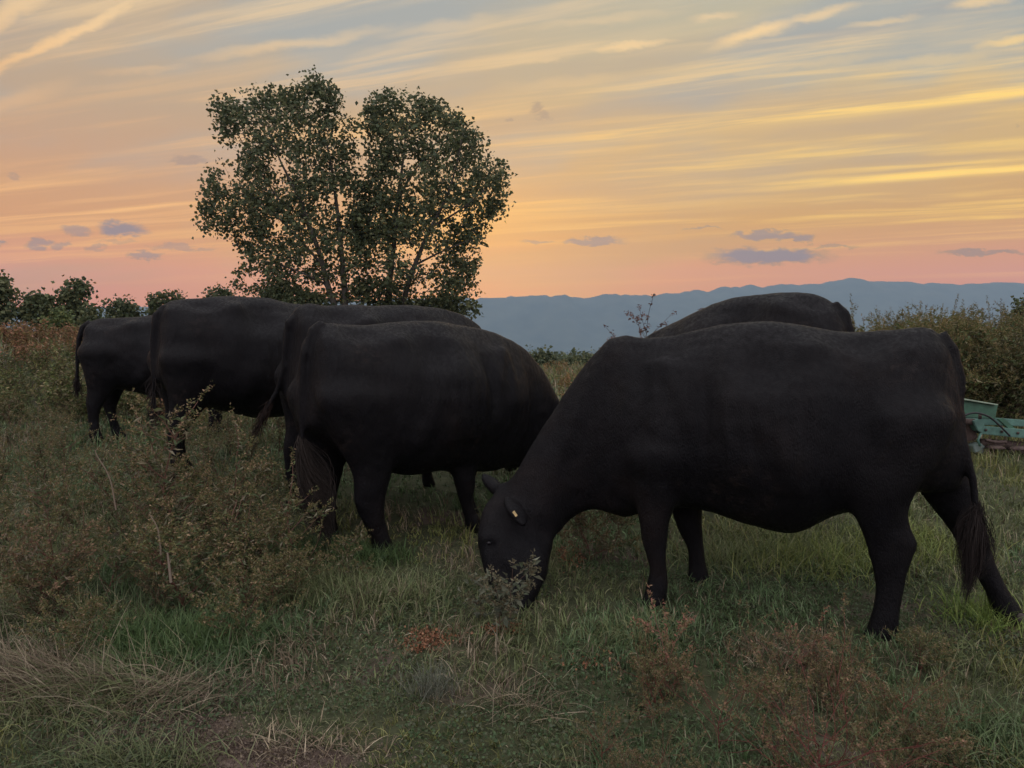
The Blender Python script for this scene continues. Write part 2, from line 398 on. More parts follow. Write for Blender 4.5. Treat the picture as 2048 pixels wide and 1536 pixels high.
# ------------------------------------------------------------------ the haze between here and the mountains
bm = bmesh.new(); bmesh.ops.create_cube(bm, size=1)
for vtx in bm.verts:
    vtx.co = Vector((vtx.co.x * 15600, -1600 if vtx.co.y < 0 else HZ_Y, -82 if vtx.co.z < 0 else HZ_TOP))
hm = bpy.data.meshes.new('haze'); bm.to_mesh(hm); bm.free()
hmat, N = new_mat('haze_air')
pv = N.n.new('ShaderNodeVolumePrincipled')
pv.inputs['Density'].default_value = HAZE; pv.inputs['Density Attribute'].default_value = ''
pv.inputs['Color'].default_value = (.36, .51, .65, 1); pv.inputs['Anisotropy'].default_value = .1
ho = N.n.new('ShaderNodeOutputMaterial'); N.l.new(pv.outputs[0], ho.inputs['Volume'])
hm.materials.append(hmat)
hz = bpy.data.objects.new('haze', hm); COL.objects.link(hz); tag(hz, kind='stuff')
#STRUCT_END

# ------------------------------------------------------------------ cattle
def ring(T, B, w, n=2.2, M=22, lat=(0, 1, 0), narrow=0.0, shift=0.0):
    """closed ring from a top point to a bottom point (s, l, z), half width w; narrow > 0 pinches the top"""
    T = np.array(T, float); B = np.array(B, float); lat = np.array(lat, float)
    c = (T + B) / 2; ax = (T - B) / 2
    a = np.linspace(0, 2 * math.pi, M, endpoint=False)
    ca, sa = np.cos(a), np.sin(a)
    f = lambda t: np.sign(t) * np.abs(t) ** (2 / n)
    ww = w * (1 - narrow * np.clip(f(sa), 0, 1) ** 2) 
    return c + f(sa)[:, None] * ax + (f(ca) * ww)[:, None] * lat - 0 * shift
def loft(bm, rings):
    vs = [[bm.verts.new(p) for p in r] for r in rings]
    M = len(rings[0])
    for a, b in zip(vs, vs[1:]):
        for i in range(M): bm.faces.new((a[i], a[(i + 1) % M], b[(i + 1) % M], b[i]))
    bm.faces.new(vs[0][::-1]); bm.faces.new(vs[-1])
def tube(bm, pts, radii, M=12, flat=1.0):
    pts = [np.array(p, float) for p in pts]; rs = []
    for i, p in enumerate(pts):
        d = pts[min(i + 1, len(pts) - 1)] - pts[max(i - 1, 0)]; d /= np.linalg.norm(d)
        r = np.array([0, 1, 0.]) if abs(d[1]) < .9 else np.array([1., 0, 0])
        x = np.cross(d, r); x /= np.linalg.norm(x); y = np.cross(d, x)
        a = np.linspace(0, 2 * math.pi, M, endpoint=False)
        rs.append(p + radii[i] * (np.cos(a)[:, None] * x * flat + np.sin(a)[:, None] * y))
    loft(bm, rs)
def smoothc(x, xs, ys):
    """smooth curve through control points"""
    xs = np.array(xs, float); ys = np.array(ys, float)
    m = np.gradient(ys, xs); i = np.clip(np.searchsorted(xs, x) - 1, 0, len(xs) - 2)
    h = xs[i + 1] - xs[i]; t = np.clip((x - xs[i]) / h, 0, 1)
    return ((2 * t ** 3 - 3 * t ** 2 + 1) * ys[i] + (t ** 3 - 2 * t ** 2 + t) * h * m[i] + (-2 * t ** 3 + 3 * t ** 2) * ys[i + 1] + (t ** 3 - t ** 2) * h * m[i + 1])
def leg(bm, rows, M=16):
    """rows: (z, s_front, s_back, lateral, half width) from the top down"""
    z0_, sf0, sb0, l0, w0 = rows[0]; m0 = (sf0 + sb0) / 2
    if w0 > .08: rows = [(z0_ + .14, m0 + (sf0 - m0) * .35, m0 + (sb0 - m0) * .35, l0 * .45, w0 * .3), (z0_ + .07, m0 + (sf0 - m0) * .75, m0 + (sb0 - m0) * .75, l0 * .8, w0 * .75)] + list(rows)
    rows = np.array(rows, float)[::-1]
    zz = np.linspace(rows[0, 0], rows[-1, 0], 22)
    cs = [smoothc(zz, rows[:, 0], rows[:, k]) for k in (1, 2, 3, 4)]
    a = np.linspace(0, 2 * math.pi, M, endpoint=False)
    rs = []
    for z, sf, sb, l, w in zip(zz, *cs):
        sf += .010; sb -= .010; w += .007
        rs.append(np.stack([(sf + sb) / 2 + (sf - sb) / 2 * np.cos(a), l + w * np.sin(a), np.full(M, z)], 1))
    loft(bm, rs)
def to_mesh(bm, voxel, iters, keep=None):
    bmesh.ops.recalc_face_normals(bm, faces=bm.faces)
    me = bpy.data.meshes.new('tmp'); bm.to_mesh(me); bm.free()
    o = bpy.data.objects.new('tmp', me); COL.objects.link(o)
    r = o.modifiers.new('r', 'REMESH'); r.mode = 'VOXEL'; r.voxel_size = voxel
    if iters:
        k = o.modifiers.new('s', 'SMOOTH'); k.iterations = iters; k.factor = .5
    dg = bpy.context.evaluated_depsgraph_get(); dg.update()
    res = bpy.data.meshes.new_from_object(o.evaluated_get(dg))
    bpy.data.objects.remove(o); return res
def co_of(me):
    c = np.empty(len(me.vertices) * 3, np.float32); me.vertices.foreach_get('co', c); return c.reshape(-1, 3).astype(float)
def no_of(me):
    c = np.empty(len(me.vertices) * 3, np.float32); me.vertices.foreach_get('normal', c); return c.reshape(-1, 3).astype(float)

def hair(name, strands, mat, parent, w=.0016, col=(.013, .010, .009), rng=None):
    """strands: list of (k, 3) polylines -> thin ribbons"""
    A = Acc(); rng = rng or np.random.RandomState(4)
    for s in strands:
        k = len(s); a = rng.rand() * math.pi; off = np.array([math.cos(a), math.sin(a), 0]) * w
        wd = np.linspace(1, .25, k)[:, None]
        V = np.concatenate([s - off * wd, s + off * wd])
        i = np.arange(k - 1); A.add(V, [np.stack([i, i + 1, i + 1 + k, i + k], 1)], np.array(col) * rng.uniform(.6, 1.7))
    return A.build(name, mat, parent)

def switch(path, n, rng, spread=.05, drift=(0, 0, 0), lo=.55, length=.34):
    """the tuft: hairs leaving the lower part of a tail path and hanging down"""
    P = np.array(path, float); out_ = []
    L = np.concatenate([[0], np.cumsum(np.linalg.norm(np.diff(P, axis=0), axis=1))]); L /= L[-1]
    cl = rng.normal(0, spread, (16, 3))
    for _ in range(n):
        t = rng.uniform(lo, 1.0); p0 = np.array([np.interp(t, L, P[:, j]) for j in range(3)]) + rng.normal(0, .010, 3)
        kc = rng.randint(16); d = cl[kc] + rng.normal(0, spread * .28, 3); d[2] = 0
        ln = length * (.62 + .5 * ((kc * 37) % 16) / 16) * rng.uniform(.45, 1.15) * (1.25 - .5 * t); pts = []
        wav = rng.uniform(0, 6)
        for k in range(7):
            f = k / 6
            g_ = math.sin(math.pi * min(.03 + .88 * f, 1)); pts.append(p0 + np.array([d[0] * g_, d[1] * g_, -ln * f]) + np.array(drift) * f ** 1.3 + .010 * math.sin(wav * .15 + kc + 6 * f) * np.array([1, .6, 0]))
        out_.append(np.array(pts))
    return out_

LEG_F = [(.80, 1.36, 1.10, .17, .12), (.62, 1.33, 1.14, .16, .085), (.45, 1.31, 1.18, .15, .06), (.34, 1.31, 1.20, .15, .052), (.26, 1.285, 1.20, .15, .040),
         (.15, 1.27, 1.195, .15, .036), (.10, 1.28, 1.19, .15, .044), (.05, 1.30, 1.20, .15, .050), (0, 1.325, 1.20, .15, .056)]
LEG_H = [(1.0, .46, -.02, .17, .15), (.80, .44, .0, .17, .13), (.65, .36, .04, .165, .095), (.52, .28, .05, .16, .065), (.44, .22, .035, .155, .055), (.38, .18, .04, .155, .048),
         (.30, .155, .05, .155, .040), (.15, .155, .065, .155, .038), (.10, .17, .06, .155, .044), (.05, .19, .07, .155, .05), (0, .215, .07, .155, .056)]
def shift_leg(rows, ds=0.0, dl=0.0, side=1, top=.8):
    return [(z, sf + ds * (1 - min(z / top, 1)), sb + ds * (1 - min(z / top, 1)), side * (l + dl), w) for z, sf, sb, l, w in rows]
GEN = dict(
    top=([-.03, 0, .03, .10, .25, .5, .75, 1.0, 1.25, 1.45, 1.60], [.90, 1.18, 1.29, 1.36, 1.38, 1.395, 1.385, 1.38, 1.395, 1.35, 1.28]),
    bot=([-.03, .05, .15, .3, .5, .75, 1.0, 1.2, 1.4, 1.6], [.82, .74, .66, .58, .53, .46, .46, .48, .50, .62]),
    wid=([-.03, 0, .08, .25, .5, .8, 1.0, 1.25, 1.45, 1.60], [.10, .17, .23, .28, .34, .39, .38, .30, .26, .20]),
    neck=[((1.42, 0, 1.34), (1.45, 0, .55), .22), ((1.58, 0, 1.26), (1.55, 0, .57), .17), ((1.72, 0, 1.12), (1.62, 0, .56), .14), ((1.86, 0, .95), (1.72, 0, .52), .125), ((1.98, 0, .78), (1.80, 0, .46), .12)],
    head=[((2.0, 0, .74), (1.78, 0, .44), .11), ((2.1, 0, .62), (1.80, 0, .34), .125), ((2.12, 0, .48), (1.84, 0, .26), .115), ((2.10, 0, .34), (1.89, 0, .20), .095), ((2.07, 0, .20), (1.92, 0, .12), .082), ((2.04, 0, .10), (1.95, 0, .05), .07)],
    tail=[(.06, 0, 1.345), (-.005, 0, 1.28), (-.03, 0, 1.1), (-.035, 0, .85), (-.035, 0, .65), (-.035, 0, .50)],
    hook=(.50, .27, 1.30), hscale=1.0)

def build_cow(name, label, cat, P0, heading, z0, spec, seed, ear_pts=None, tuft=None, tuft_n=260, tag_ear=False, group=None):
    sp = dict(GEN); sp.update(spec); rng = np.random.RandomState(seed)
    root = empty(name, (P0[0], P0[1], z0), rad(heading)); tag(root, label, cat, group)
    bm = bmesh.new()
    ss = np.linspace(sp['top'][0][0], sp['top'][0][-1], 40)
    tz = smoothc(ss, *sp['top']); bz = np.interp(ss, *sp['bot']) - sp.get('deep', .03); wd = smoothc(ss, *sp['wid'])
    bz = np.convolve(np.pad(bz, 1, 'edge'), [.25, .5, .25], 'valid')
    rs = []
    for s, t, b, w in zip(ss, tz, bz, wd):
        nar = np.interp(s, [0, .3, .6, .9, 1.25, 1.5], [.25, .30, .38, .45, .62, .6])
        rs.append(ring((s, 0, t), (s, 0, b), w, np.interp(s, [0, .3, .9, 1.4], [2.5, 2.5, 2.25, 2.2]), 26, narrow=nar))
    loft(bm, rs)
    loft(bm, [ring(T, B, w, 2.2, 22, narrow=.25) for T, B, w in sp['neck']])
    hl = sp.get('headlat', (0, 1, 0))
    loft(bm, [ring(T, B, w, 2.5, 20, lat=hl, narrow=-.02) for T, B, w in sp['head']])
    for rows in sp['legs']: leg(bm, rows)
    # shoulder masses and brisket
    for sd_ in (-1, 1):
        sz = sp.get('shz', 0); leg(bm, [(1.22 + sz, 1.42, 1.18, sd_ * .12, .07), (1.0 + sz * .7, 1.50, 1.12, sd_ * .15, .12), (.8, 1.48, 1.10, sd_ * .16, .12), (.66, 1.40, 1.13, sd_ * .15, .09)])
    me = to_mesh(bm, .020, 14)
    bm = bmesh.new(); bm.from_mesh(me); bpy.data.meshes.remove(me)
    tl = sp['tail']; n = len(tl)
    tube(bm, tl, np.linspace(.030, .014, n))
    for ep in (ear_pts or []):
        e0, e1 = np.array(ep[0], float), np.array(ep[1], float)
        tube(bm, [e0 + (e1 - e0) * t for t in (0, .25, .55, .8, 1)], [.034, .056, .064, .046, .016], 12, flat=.55)
    for side, k in ((1, 0), (-1, 1)): pass
    me = to_mesh(bm, .0115, 4)
    c = co_of(me); nrm = no_of(me)
    hs, hlw, hzz = sp['hook']
    bumps = []
    for sd_ in (-1, 1):
        bumps += [((hs, sd_ * hlw * .9, hzz), (.085, .10, .075), .042),            # hook bone
                  ((.05, sd_ * .13, hzz - .04), (.06, .06, .07), .014),          # pin bone
                  ((hs - .24, sd_ * .17, hzz + .02), (.13, .09, .10), -.032),    # hollow between them
                  ((hs + .22, sd_ * .27, hzz - .10), (.12, .13, .13), -.045),    # flank hollow
                  ((hs + .02, sd_ * .36, hzz - .62), (.16, .12, .16), .02),      # stifle
                  ((1.12, sd_ * .28, .98), (.06, .14, .30), -.026),              # behind the shoulder
                  ((1.34, sd_ * .24, .86), (.09, .12, .14), .026),               # point of shoulder
                  ((.80, sd_ * .38, .80), (.35, .15, .28), .012), ((1.20, sd_ * .26, 1.18), (.08, .12, .14), .022), ((1.30, sd_ * .22, 1.05), (.05, .12, .20), -.014), ((.88, sd_ * .20, 1.36), (.30, .05, .05), -.012)]
        for k in range(6):
            bumps.append(((.72 + .075 * k, sd_ * .36, 1.0), (.020, .12, .26), .0045))
    bumps += sp.get('extra', [])
    bumps.append(((.10, 0, hzz + .06), (.10, .05, .06), .012))
    sc_ = sp['hscale']
    for (b0, r, a) in bumps:
        d = (c - np.array(b0)) / np.array(r); c += nrm * (a * sc_ * np.exp(-(d ** 2).sum(1)))[:, None]
    ridges = []
    for q in (-1, 1):
        ridges += [((1.36, q * .14, 1.30), (1.22, q * .27, .95), .030, .014), ((1.44, q * .16, 1.22), (1.40, q * .24, .92), .035, -.013), ((1.16, q * .26, 1.22), (1.13, q * .31, .85), .035, -.014),
                   ((hs, q * hlw, hzz), (.10, q * .14, hzz - .05), .045, .012), ((hs + .03, q * hlw, hzz - .03), (hs - .05, q * .32, hzz - .45), .05, .012), ((hs - .18, q * .26, hzz - .12), (hs - .22, q * .31, hzz - .50), .05, -.012),
                   ((hs + .20, q * .33, hzz - .42), (hs + .02, q * .30, .60), .045, .014), ((hs + .30, q * .36, hzz - .35), (hs + .12, q * .33, .62), .05, -.016), ((.62, q * .30, .62), (1.15, q * .26, .60), .06, -.012),
                   ((hs + .08, q * .20, hzz + .04), (hs + .48, q * .24, hzz + .02), .035, .012), ((.15, q * .19, .95), (.22, q * .25, .70), .04, .012)]
        for k in range(7):
            x_ = .66 + .078 * k; ridges.append(((x_ + .02, q * .32, 1.16), (x_ - .03, q * .38, .78), .017, .0045))
    for a_, b_, r_, am in ridges + sp.get('ridges', []):
        a_, b_ = np.array(a_), np.array(b_); ab = b_ - a_; t = np.clip(((c - a_) @ ab) / (ab @ ab), 0, 1)[:, None]
        d2 = ((c - a_ - t * ab) ** 2).sum(1); wgt = np.exp(-d2 / r_ ** 2 * .5) * np.sin(math.pi * np.clip(.12 + .76 * t[:, 0], 0, 1)); c += nrm * (am * 1.45 * sc_ * wgt)[:, None]
    rough = (vnoise(c[:, 0] * 1.0 + seed, c[:, 2] + c[:, 1] * .7, .16, seed) - .5) * .010 + (vnoise(c[:, 0] + seed, c[:, 2] - c[:, 1], .05, seed + 1) - .5) * .004
    c += nrm * rough[:, None]
    me.vertices.foreach_set('co', c.astype(np.float32).ravel()); me.update()
    me.polygons.foreach_set('use_smooth', np.ones(len(me.polygons), bool))
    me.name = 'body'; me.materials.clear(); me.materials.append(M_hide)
    b = bpy.data.objects.new('body', me); COL.objects.link(b); b.parent = root
    tf = tuft or {}
    hair('tail_switch', switch(tf.get('path', tl), tuft_n, rng, tf.get('spread', .035), tf.get('drift', (0, 0, 0)), tf.get('lo', .6), tf.get('length', .30)), M_stem, root, w=tf.get('w', .0022), col=tf.get('col', (.012, .009, .008)), rng=rng)
    return root

LF, LH = LEG_F, LEG_H
# the big cow on the right, grazing towards the left
RP, RH = (2.08, 3.45), 163.6
R_spec = dict(deep=.0,
    
    top=([-.03, -.005, .015, .045, .09, .145, .25, .38, .50, .69, .83, .93, 1.07, 1.17, 1.32, 1.45, 1.56, 1.64], [.85, 1.04, 1.22, 1.29, 1.35, 1.375, 1.375, 1.37, 1.37, 1.40, 1.425, 1.42, 1.405, 1.385, 1.355, 1.345, 1.365, 1.335]),
    bot=([-.03, .05, .15, .25, .43, .56, .67, .74, .91, 1.03, 1.15, 1.3, 1.44, 1.57, 1.64], [.62, .60, .60, .60, .50, .46, .395, .375, .40, .43, .46, .45, .41, .38, .42]),
    wid=([-.03, .01, .08, .25, .5, .8, 1.0, 1.25, 1.45, 1.64], [.05, .10, .17, .25, .31, .37, .365, .29, .25, .20]),
    neck=[((1.52, 0, 1.355), (1.47, 0, .44), .22), ((1.64, 0, 1.345), (1.62, 0, .42), .19), ((1.76, .01, 1.20), (1.72, 0, .42), .17), ((1.87, .03, 1.05), (1.78, .02, .40), .155), ((1.98, .06, .87), (1.83, .05, .36), .14),
          ((2.08, .10, .69), (1.87, .10, .30), .13), ((2.17, .14, .54), (1.90, .15, .27), .12)],
    head=[((2.20, .13, .55), (1.90, .14, .33), .10), ((2.27, .20, .44), (1.88, .21, .26), .125), ((2.28, .26, .30), (1.88, .26, .185), .118), ((2.235, .31, .165), (1.895, .31, .115), .10), ((2.18, .35, .07), (1.925, .35, .05), .088),
          ((2.12, .39, -.01), (1.955, .39, -.02), .082), ((2.09, .41, -.06), (1.985, .41, -.07), .06)],
    legs=[[(.80, 1.52, 1.18, .19, .12), (.62, 1.48, 1.24, .19, .095), (.50, 1.455, 1.28, .19, .07), (.38, 1.44, 1.305, .20, .06), (.29, 1.425, 1.31, .20, .052), (.20, 1.39, 1.31, .20, .042), (.11, 1.395, 1.305, .20, .042), (.06, 1.41, 1.31, .20, .052), (-.03, 1.44, 1.31, .20, .060)],
          [(.80, 1.42, 1.08, -.19, .12), (.62, 1.37, 1.12, -.19, .09), (.42, 1.315, 1.155, -.20, .062), (.30, 1.28, 1.15, -.20, .055), (.18, 1.225, 1.148, -.20, .042), (.09, 1.22, 1.13, -.20, .044), (.03, 1.225, 1.11, -.20, .055), (-.01, 1.24, 1.11, -.20, .058)],
          [(1.02, .52, .06, .18, .13), (.86, .52, .09, .19, .13), (.76, .52, .13, .19, .12), (.67, .50, .20, .20, .11), (.55, .47, .24, .20, .085), (.48, .44, .235, .20, .07), (.41, .41, .205, .20, .055), (.33, .39, .215, .20, .048), (.24, .37, .24, .20, .043), (.11, .36, .255, .20, .043), (.04, .375, .265, .20, .052), (-.03, .40, .27, .20, .056), (-.09, .44, .28, .20, .060)],
          [(1.10, .40, -.03, -.12, .14), (.95, .38, -.045, -.15, .14), (.82, .28, -.065, -.15, .13), (.67, .16, -.10, -.15, .10), (.60, .12, -.12, -.15, .085), (.51, .06, -.135, -.15, .066), (.42, -.005, -.19, -.15, .055), (.36, -.04, -.195, -.15, .048), (.26, -.10, -.22, -.15, .042), (.17, -.15, -.26, -.15, .042), (.09, -.195, -.30, -.15, .048), (.0, -.22, -.36, -.15, .052), (-.08, -.235, -.41, -.15, .058)]],
    tail=[(.08, 0, 1.34), (.03, .01, 1.28), (.0, .02, 1.15), (.0, .03, 1.0), (-.015, .05, .84), (-.06, .06, .68), (-.075, .07, .52), (-.07, .08, .42)],
    hook=(.66, .25, 1.31), headlat=(.10, .98, -.05),
    ridges=[((2.12, .37, .27), (1.96, .40, .05), .02, .006), ((1.93, .24, .27), (1.97, .36, .08), .022, .012), ((2.0, .20, .42), (1.90, .24, .18), .03, -.010), ((1.62, .17, 1.22), (1.80, .15, .62), .03, -.010), ((1.72, .16, 1.16), (1.90, .17, .62), .02, .006), ((1.58, .12, .45), (1.80, .10, .42), .04, .014), ((2.24, .27, .34), (2.16, .37, .05), .03, -.006)],
    extra=[((.205, .2, .405), (.03, .06, .035), .007), ((.74, .0, .40), (.12, .2, .08), .02), ((2.20, .12, .56), (.05, .05, .05), .030), ((2.20, .335, .315), (.05, .04, .035), .018), ((2.17, .36, .285), (.022, .03, .022), -.016), ((1.97, .33, .22), (.09, .05, .09), .022), ((2.08, .385, .13), (.07, .05, .10), -.012), ((2.10, .43, .0), (.025, .03, .02), -.014), ((1.98, .2, .42), (.08, .1, .08), .012), ((1.60, .19, 1.0), (.10, .12, .3), -.014), ((1.78, .14, .75), (.10, .12, .22), -.012)])
R_ear = [((2.12, .24, .50), (1.99, .40, .405)), ((2.20, .08, .48), (2.33, .03, .585))]
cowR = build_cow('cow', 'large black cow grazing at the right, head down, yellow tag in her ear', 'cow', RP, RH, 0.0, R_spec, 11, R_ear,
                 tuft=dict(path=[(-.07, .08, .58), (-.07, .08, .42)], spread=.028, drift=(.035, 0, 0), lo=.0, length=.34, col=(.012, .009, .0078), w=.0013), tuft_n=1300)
M_eye = plain('eye_black', (.004, .003, .004), .35, .3, 0, 5, .1, 0)
M_tagy = plain('ear_tag_yellow', (.34, .25, .11), .5, .3)
def ball(name, c, r, mat, parent, sc=(1, 1, 1)):
    bm = bmesh.new(); bmesh.ops.create_uvsphere(bm, u_segments=14, v_segments=10, radius=r)
    for v_ in bm.verts: v_.co = Vector((v_.co.x * sc[0] + c[0], v_.co.y * sc[1] + c[1], v_.co.z * sc[2] + c[2]))
    me = bpy.data.meshes.new(name); bm.to_mesh(me); bm.free(); me.materials.append(mat)
    me.polygons.foreach_set('use_smooth', np.ones(len(me.polygons), bool))
    o = bpy.data.objects.new(name, me); COL.objects.link(o); o.parent = parent; return o
ball('eye', (2.19, .346, .29), .015, M_eye, cowR)
bm = bmesh.new()
bmesh.ops.create_cube(bm, size=1)
for v_ in bm.verts: v_.co = Vector((v_.co.x * .013, v_.co.y * .003, v_.co.z * .030))
bmesh.ops.bevel(bm, geom=bm.edges[:], offset=.0015, segments=2)
ball('dewclaw', (-.325, -.105, .0), .020, plain('claw_grey', (.05, .042, .036), .8, .2), cowR, (1.1, .6, 1.3))
bmesh.ops.rotate(bm, verts=bm.verts, matrix=__import__('mathutils').Euler((.3, .7, .1)).to_matrix())
me = bpy.data.meshes.new('ear_tag'); bm.to_mesh(me); bm.free(); me.materials.append(M_tagy)
o = bpy.data.objects.new('ear_tag', me); COL.objects.link(o); o.parent = cowR; o.location = (2.035, .40, .462)

# the middle cow, seen from behind her right hip
C_spec = dict(deep=.05,
    
    top=([-.03, 0, .02, .06, .12, .21, .41, .59, .74, .94, 1.1, 1.23, 1.41, 1.55], [.90, 1.20, 1.29, 1.355, 1.375, 1.375, 1.38, 1.40, 1.41, 1.41, 1.39, 1.375, 1.35, 1.29]),
    bot=([-.03, .05, .15, .3, .48, .63, .79, .99, 1.2, 1.4, 1.55], [.82, .76, .68, .58, .50, .46, .46, .45, .41, .40, .45]),
    wid=([-.03, 0, .08, .25, .5, .8, 1.0, 1.25, 1.45, 1.55], [.12, .19, .25, .30, .35, .40, .39, .31, .26, .22]),
    neck=[((1.40, 0, 1.34), (1.38, 0, .38), .23), ((1.55, 0, 1.30), (1.52, 0, .35), .19), ((1.69, 0, 1.22), (1.62, 0, .35), .16), ((1.84, 0, 1.09), (1.72, 0, .36), .145), ((1.92, 0, .98), (1.76, 0, .38), .14), ((2.02, 0, .84), (1.80, 0, .38), .13)],
    head=[((2.04, 0, .80), (1.82, 0, .48), .11), ((2.12, 0, .66), (1.84, 0, .38), .125), ((2.14, 0, .52), (1.88, 0, .30), .115), ((2.12, 0, .38), (1.93, 0, .24), .095), ((2.09, 0, .24), (1.96, 0, .16), .082), ((2.06, 0, .14), (1.99, 0, .09), .07)],
    legs=[[(.80, 1.36, 1.06, -.18, .12), (.62, 1.24, 1.0, -.17, .085), (.44, 1.10, .93, -.15, .062), (.33, 1.10, .96, -.15, .054), (.2, 1.09, 1.00, -.15, .042), (.1, 1.13, 1.03, -.15, .044), (.03, 1.17, 1.05, -.15, .055), (-.02, 1.19, 1.05, -.15, .058)],
          shift_leg(LF, .06, 0, 1),
          [(1.0, .50, -.02, -.18, .15), (.80, .50, .02, -.19, .14), (.65, .47, .10, -.19, .105), (.49, .435, .19, -.19, .075), (.40, .41, .195, -.19, .062), (.31, .385, .20, -.19, .052), (.22, .385, .23, -.19, .046), (.12, .405, .28, -.19, .043), (.05, .43, .315, -.19, .05), (-.03, .465, .33, -.19, .056)],
          [(1.0, .42, -.03, .18, .15), (.80, .40, .0, .18, .14), (.62, .36, .05, .19, .10), (.44, .30, .06, .19, .068), (.36, .28, .08, .19, .056), (.25, .26, .11, .19, .045), (.12, .26, .14, .19, .044), (.05, .28, .15, .19, .05), (-.04, .30, .15, .19, .056)]],
    tail=[(.10, 0, 1.37), (.03, 0, 1.33), (-.02, 0, 1.2), (-.035, .0, 1.0), (-.04, 0, .80), (-.045, 0, .62), (-.04, -.02, .48)],
    hook=(.50, .28, 1.30))
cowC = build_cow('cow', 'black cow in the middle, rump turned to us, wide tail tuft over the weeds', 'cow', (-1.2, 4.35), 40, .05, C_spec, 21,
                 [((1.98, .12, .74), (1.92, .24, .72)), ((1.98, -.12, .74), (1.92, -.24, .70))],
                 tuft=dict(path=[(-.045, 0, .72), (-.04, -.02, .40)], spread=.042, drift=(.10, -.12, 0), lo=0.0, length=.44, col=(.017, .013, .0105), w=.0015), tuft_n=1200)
def top_from(pts, extra=((1.45, 1.35), (1.6, 1.28))):
    a = [(-.03, .90)] + list(pts) + list(extra); return ([q[0] for q in a], [q[1] for q in a])
# the cow whose back shows just behind the middle cow
B_spec = dict(top=top_from([(0, 1.20), (.02, 1.34), (.08, 1.42), (.27, 1.44), (.67, 1.46), (1.05, 1.47), (1.3, 1.45)], ((1.5, 1.40), (1.64, 1.33))),
              legs=[shift_leg(LF, .10, 0, -1), shift_leg(LF, -.02, 0, 1), shift_leg(LH, .06, 0, -1), shift_leg(LH, -.05, 0, 1)],
              neck=[((1.44, 0, 1.38), (1.45, 0, .56), .22), ((1.62, 0, 1.31), (1.58, 0, .57), .17), ((1.76, 0, 1.16), (1.65, 0, .56), .14), ((1.88, 0, .97), (1.74, 0, .52), .125), ((2.0, 0, .80), (1.82, 0, .46), .12)],
              tail=[(.07, 0, 1.37), (.0, 0, 1.31), (-.025, .01, 1.15), (-.035, .02, 1.0), (-.07, .06, .84), (-.14, .10, .70), (-.18, .12, .60)], hook=(.5, .27, 1.33))
build_cow('cow', 'black cow whose brownish back shows over the middle cow, tail swung out to the left', 'cow', (-1.53, 5.1), 40, .14, B_spec, 31, None,
          tuft=dict(spread=.014, drift=(-.05, .03, 0), lo=.75, length=.22, col=(.02, .012, .009)), tuft_n=200)
# second from the left
D_spec = dict(top=top_from([(0, 1.18), (.02, 1.31), (.07, 1.37), (.15, 1.40), (.32, 1.43), (.6, 1.455), (.85, 1.45), (1.05, 1.42), (1.25, 1.40)], ((1.45, 1.35), (1.6, 1.28))),
              wid=([-.03, 0, .08, .25, .5, .8, 1.0, 1.25, 1.45, 1.60], [.12, .19, .25, .30, .36, .42, .40, .31, .26, .20]),
              legs=[shift_leg(LF, .0, 0, -1), shift_leg(LF, .08, 0, 1), shift_leg(LH, -.04, 0, -1), shift_leg(LH, .10, 0, 1)], hook=(.52, .27, 1.36), hscale=1.15)
build_cow('cow', 'broad black cow second from the left, standing behind a tall bushy weed', 'cow', (-2.75, 5.75), 38, .25, D_spec, 41, None, tuft_n=160)
# far left
E_spec = dict(top=top_from([(0, 1.12), (.03, 1.22), (.10, 1.27), (.33, 1.31), (.52, 1.33), (.8, 1.37), (1.05, 1.37), (1.25, 1.37)], ((1.45, 1.33), (1.6, 1.26))),
              legs=[shift_leg(LF, .0, 0, -1), shift_leg(LF, .08, 0, 1), shift_leg(LH, -.02, 0, -1), shift_leg(LH, .16, 0, 1)], hook=(.48, .25, 1.22),
              tail=[(.06, 0, 1.25), (-.01, 0, 1.21), (-.05, 0, 1.08), (-.07, 0, .90), (-.075, 0, .72), (-.08, 0, .55)])
build_cow('cow', 'black cow farthest to the left, thin tail hanging clear of her hind leg', 'cow', (-4.50, 7.8), 20, .28, E_spec, 51, None,
          tuft=dict(spread=.018, lo=.80, length=.20), tuft_n=260)
# behind the right-hand cow
Fs = dict(shz=-.20, top=top_from([(0, 1.20), (.06, 1.34), (.15, 1.42), (.24, 1.455), (.37, 1.475), (.53, 1.47), (.69, 1.455), (.87, 1.42), (1.05, 1.34), (1.25, 1.26)], ((1.42, 1.17), (1.6, 1.06))),
          legs=[shift_leg(LF, .0, 0, -1), shift_leg(LF, .08, 0, 1), shift_leg(LH, -.04, 0, -1), shift_leg(LH, .10, 0, 1)], hook=(.40, .27, 1.39), hscale=1.2,
          tail=[(.10, 0, 1.38), (.03, 0, 1.32), (-.01, 0, 1.2), (-.03, 0, 1.0), (-.035, 0, .8), (-.035, 0, .6)],
          neck=[((1.42, 0, 1.14), (1.45, 0, .55), .22), ((1.58, 0, 1.04), (1.55, 0, .55), .17), ((1.72, 0, .94), (1.62, 0, .54), .14), ((1.86, 0, .88), (1.72, 0, .50), .125), ((1.98, 0, .76), (1.80, 0, .46), .12)])
build_cow('cow', 'black cow mostly hidden behind the big right-hand cow, only her back against the hills', 'cow', (2.14, 4.7), 145, .18, Fs, 61, None, tuft_n=150)

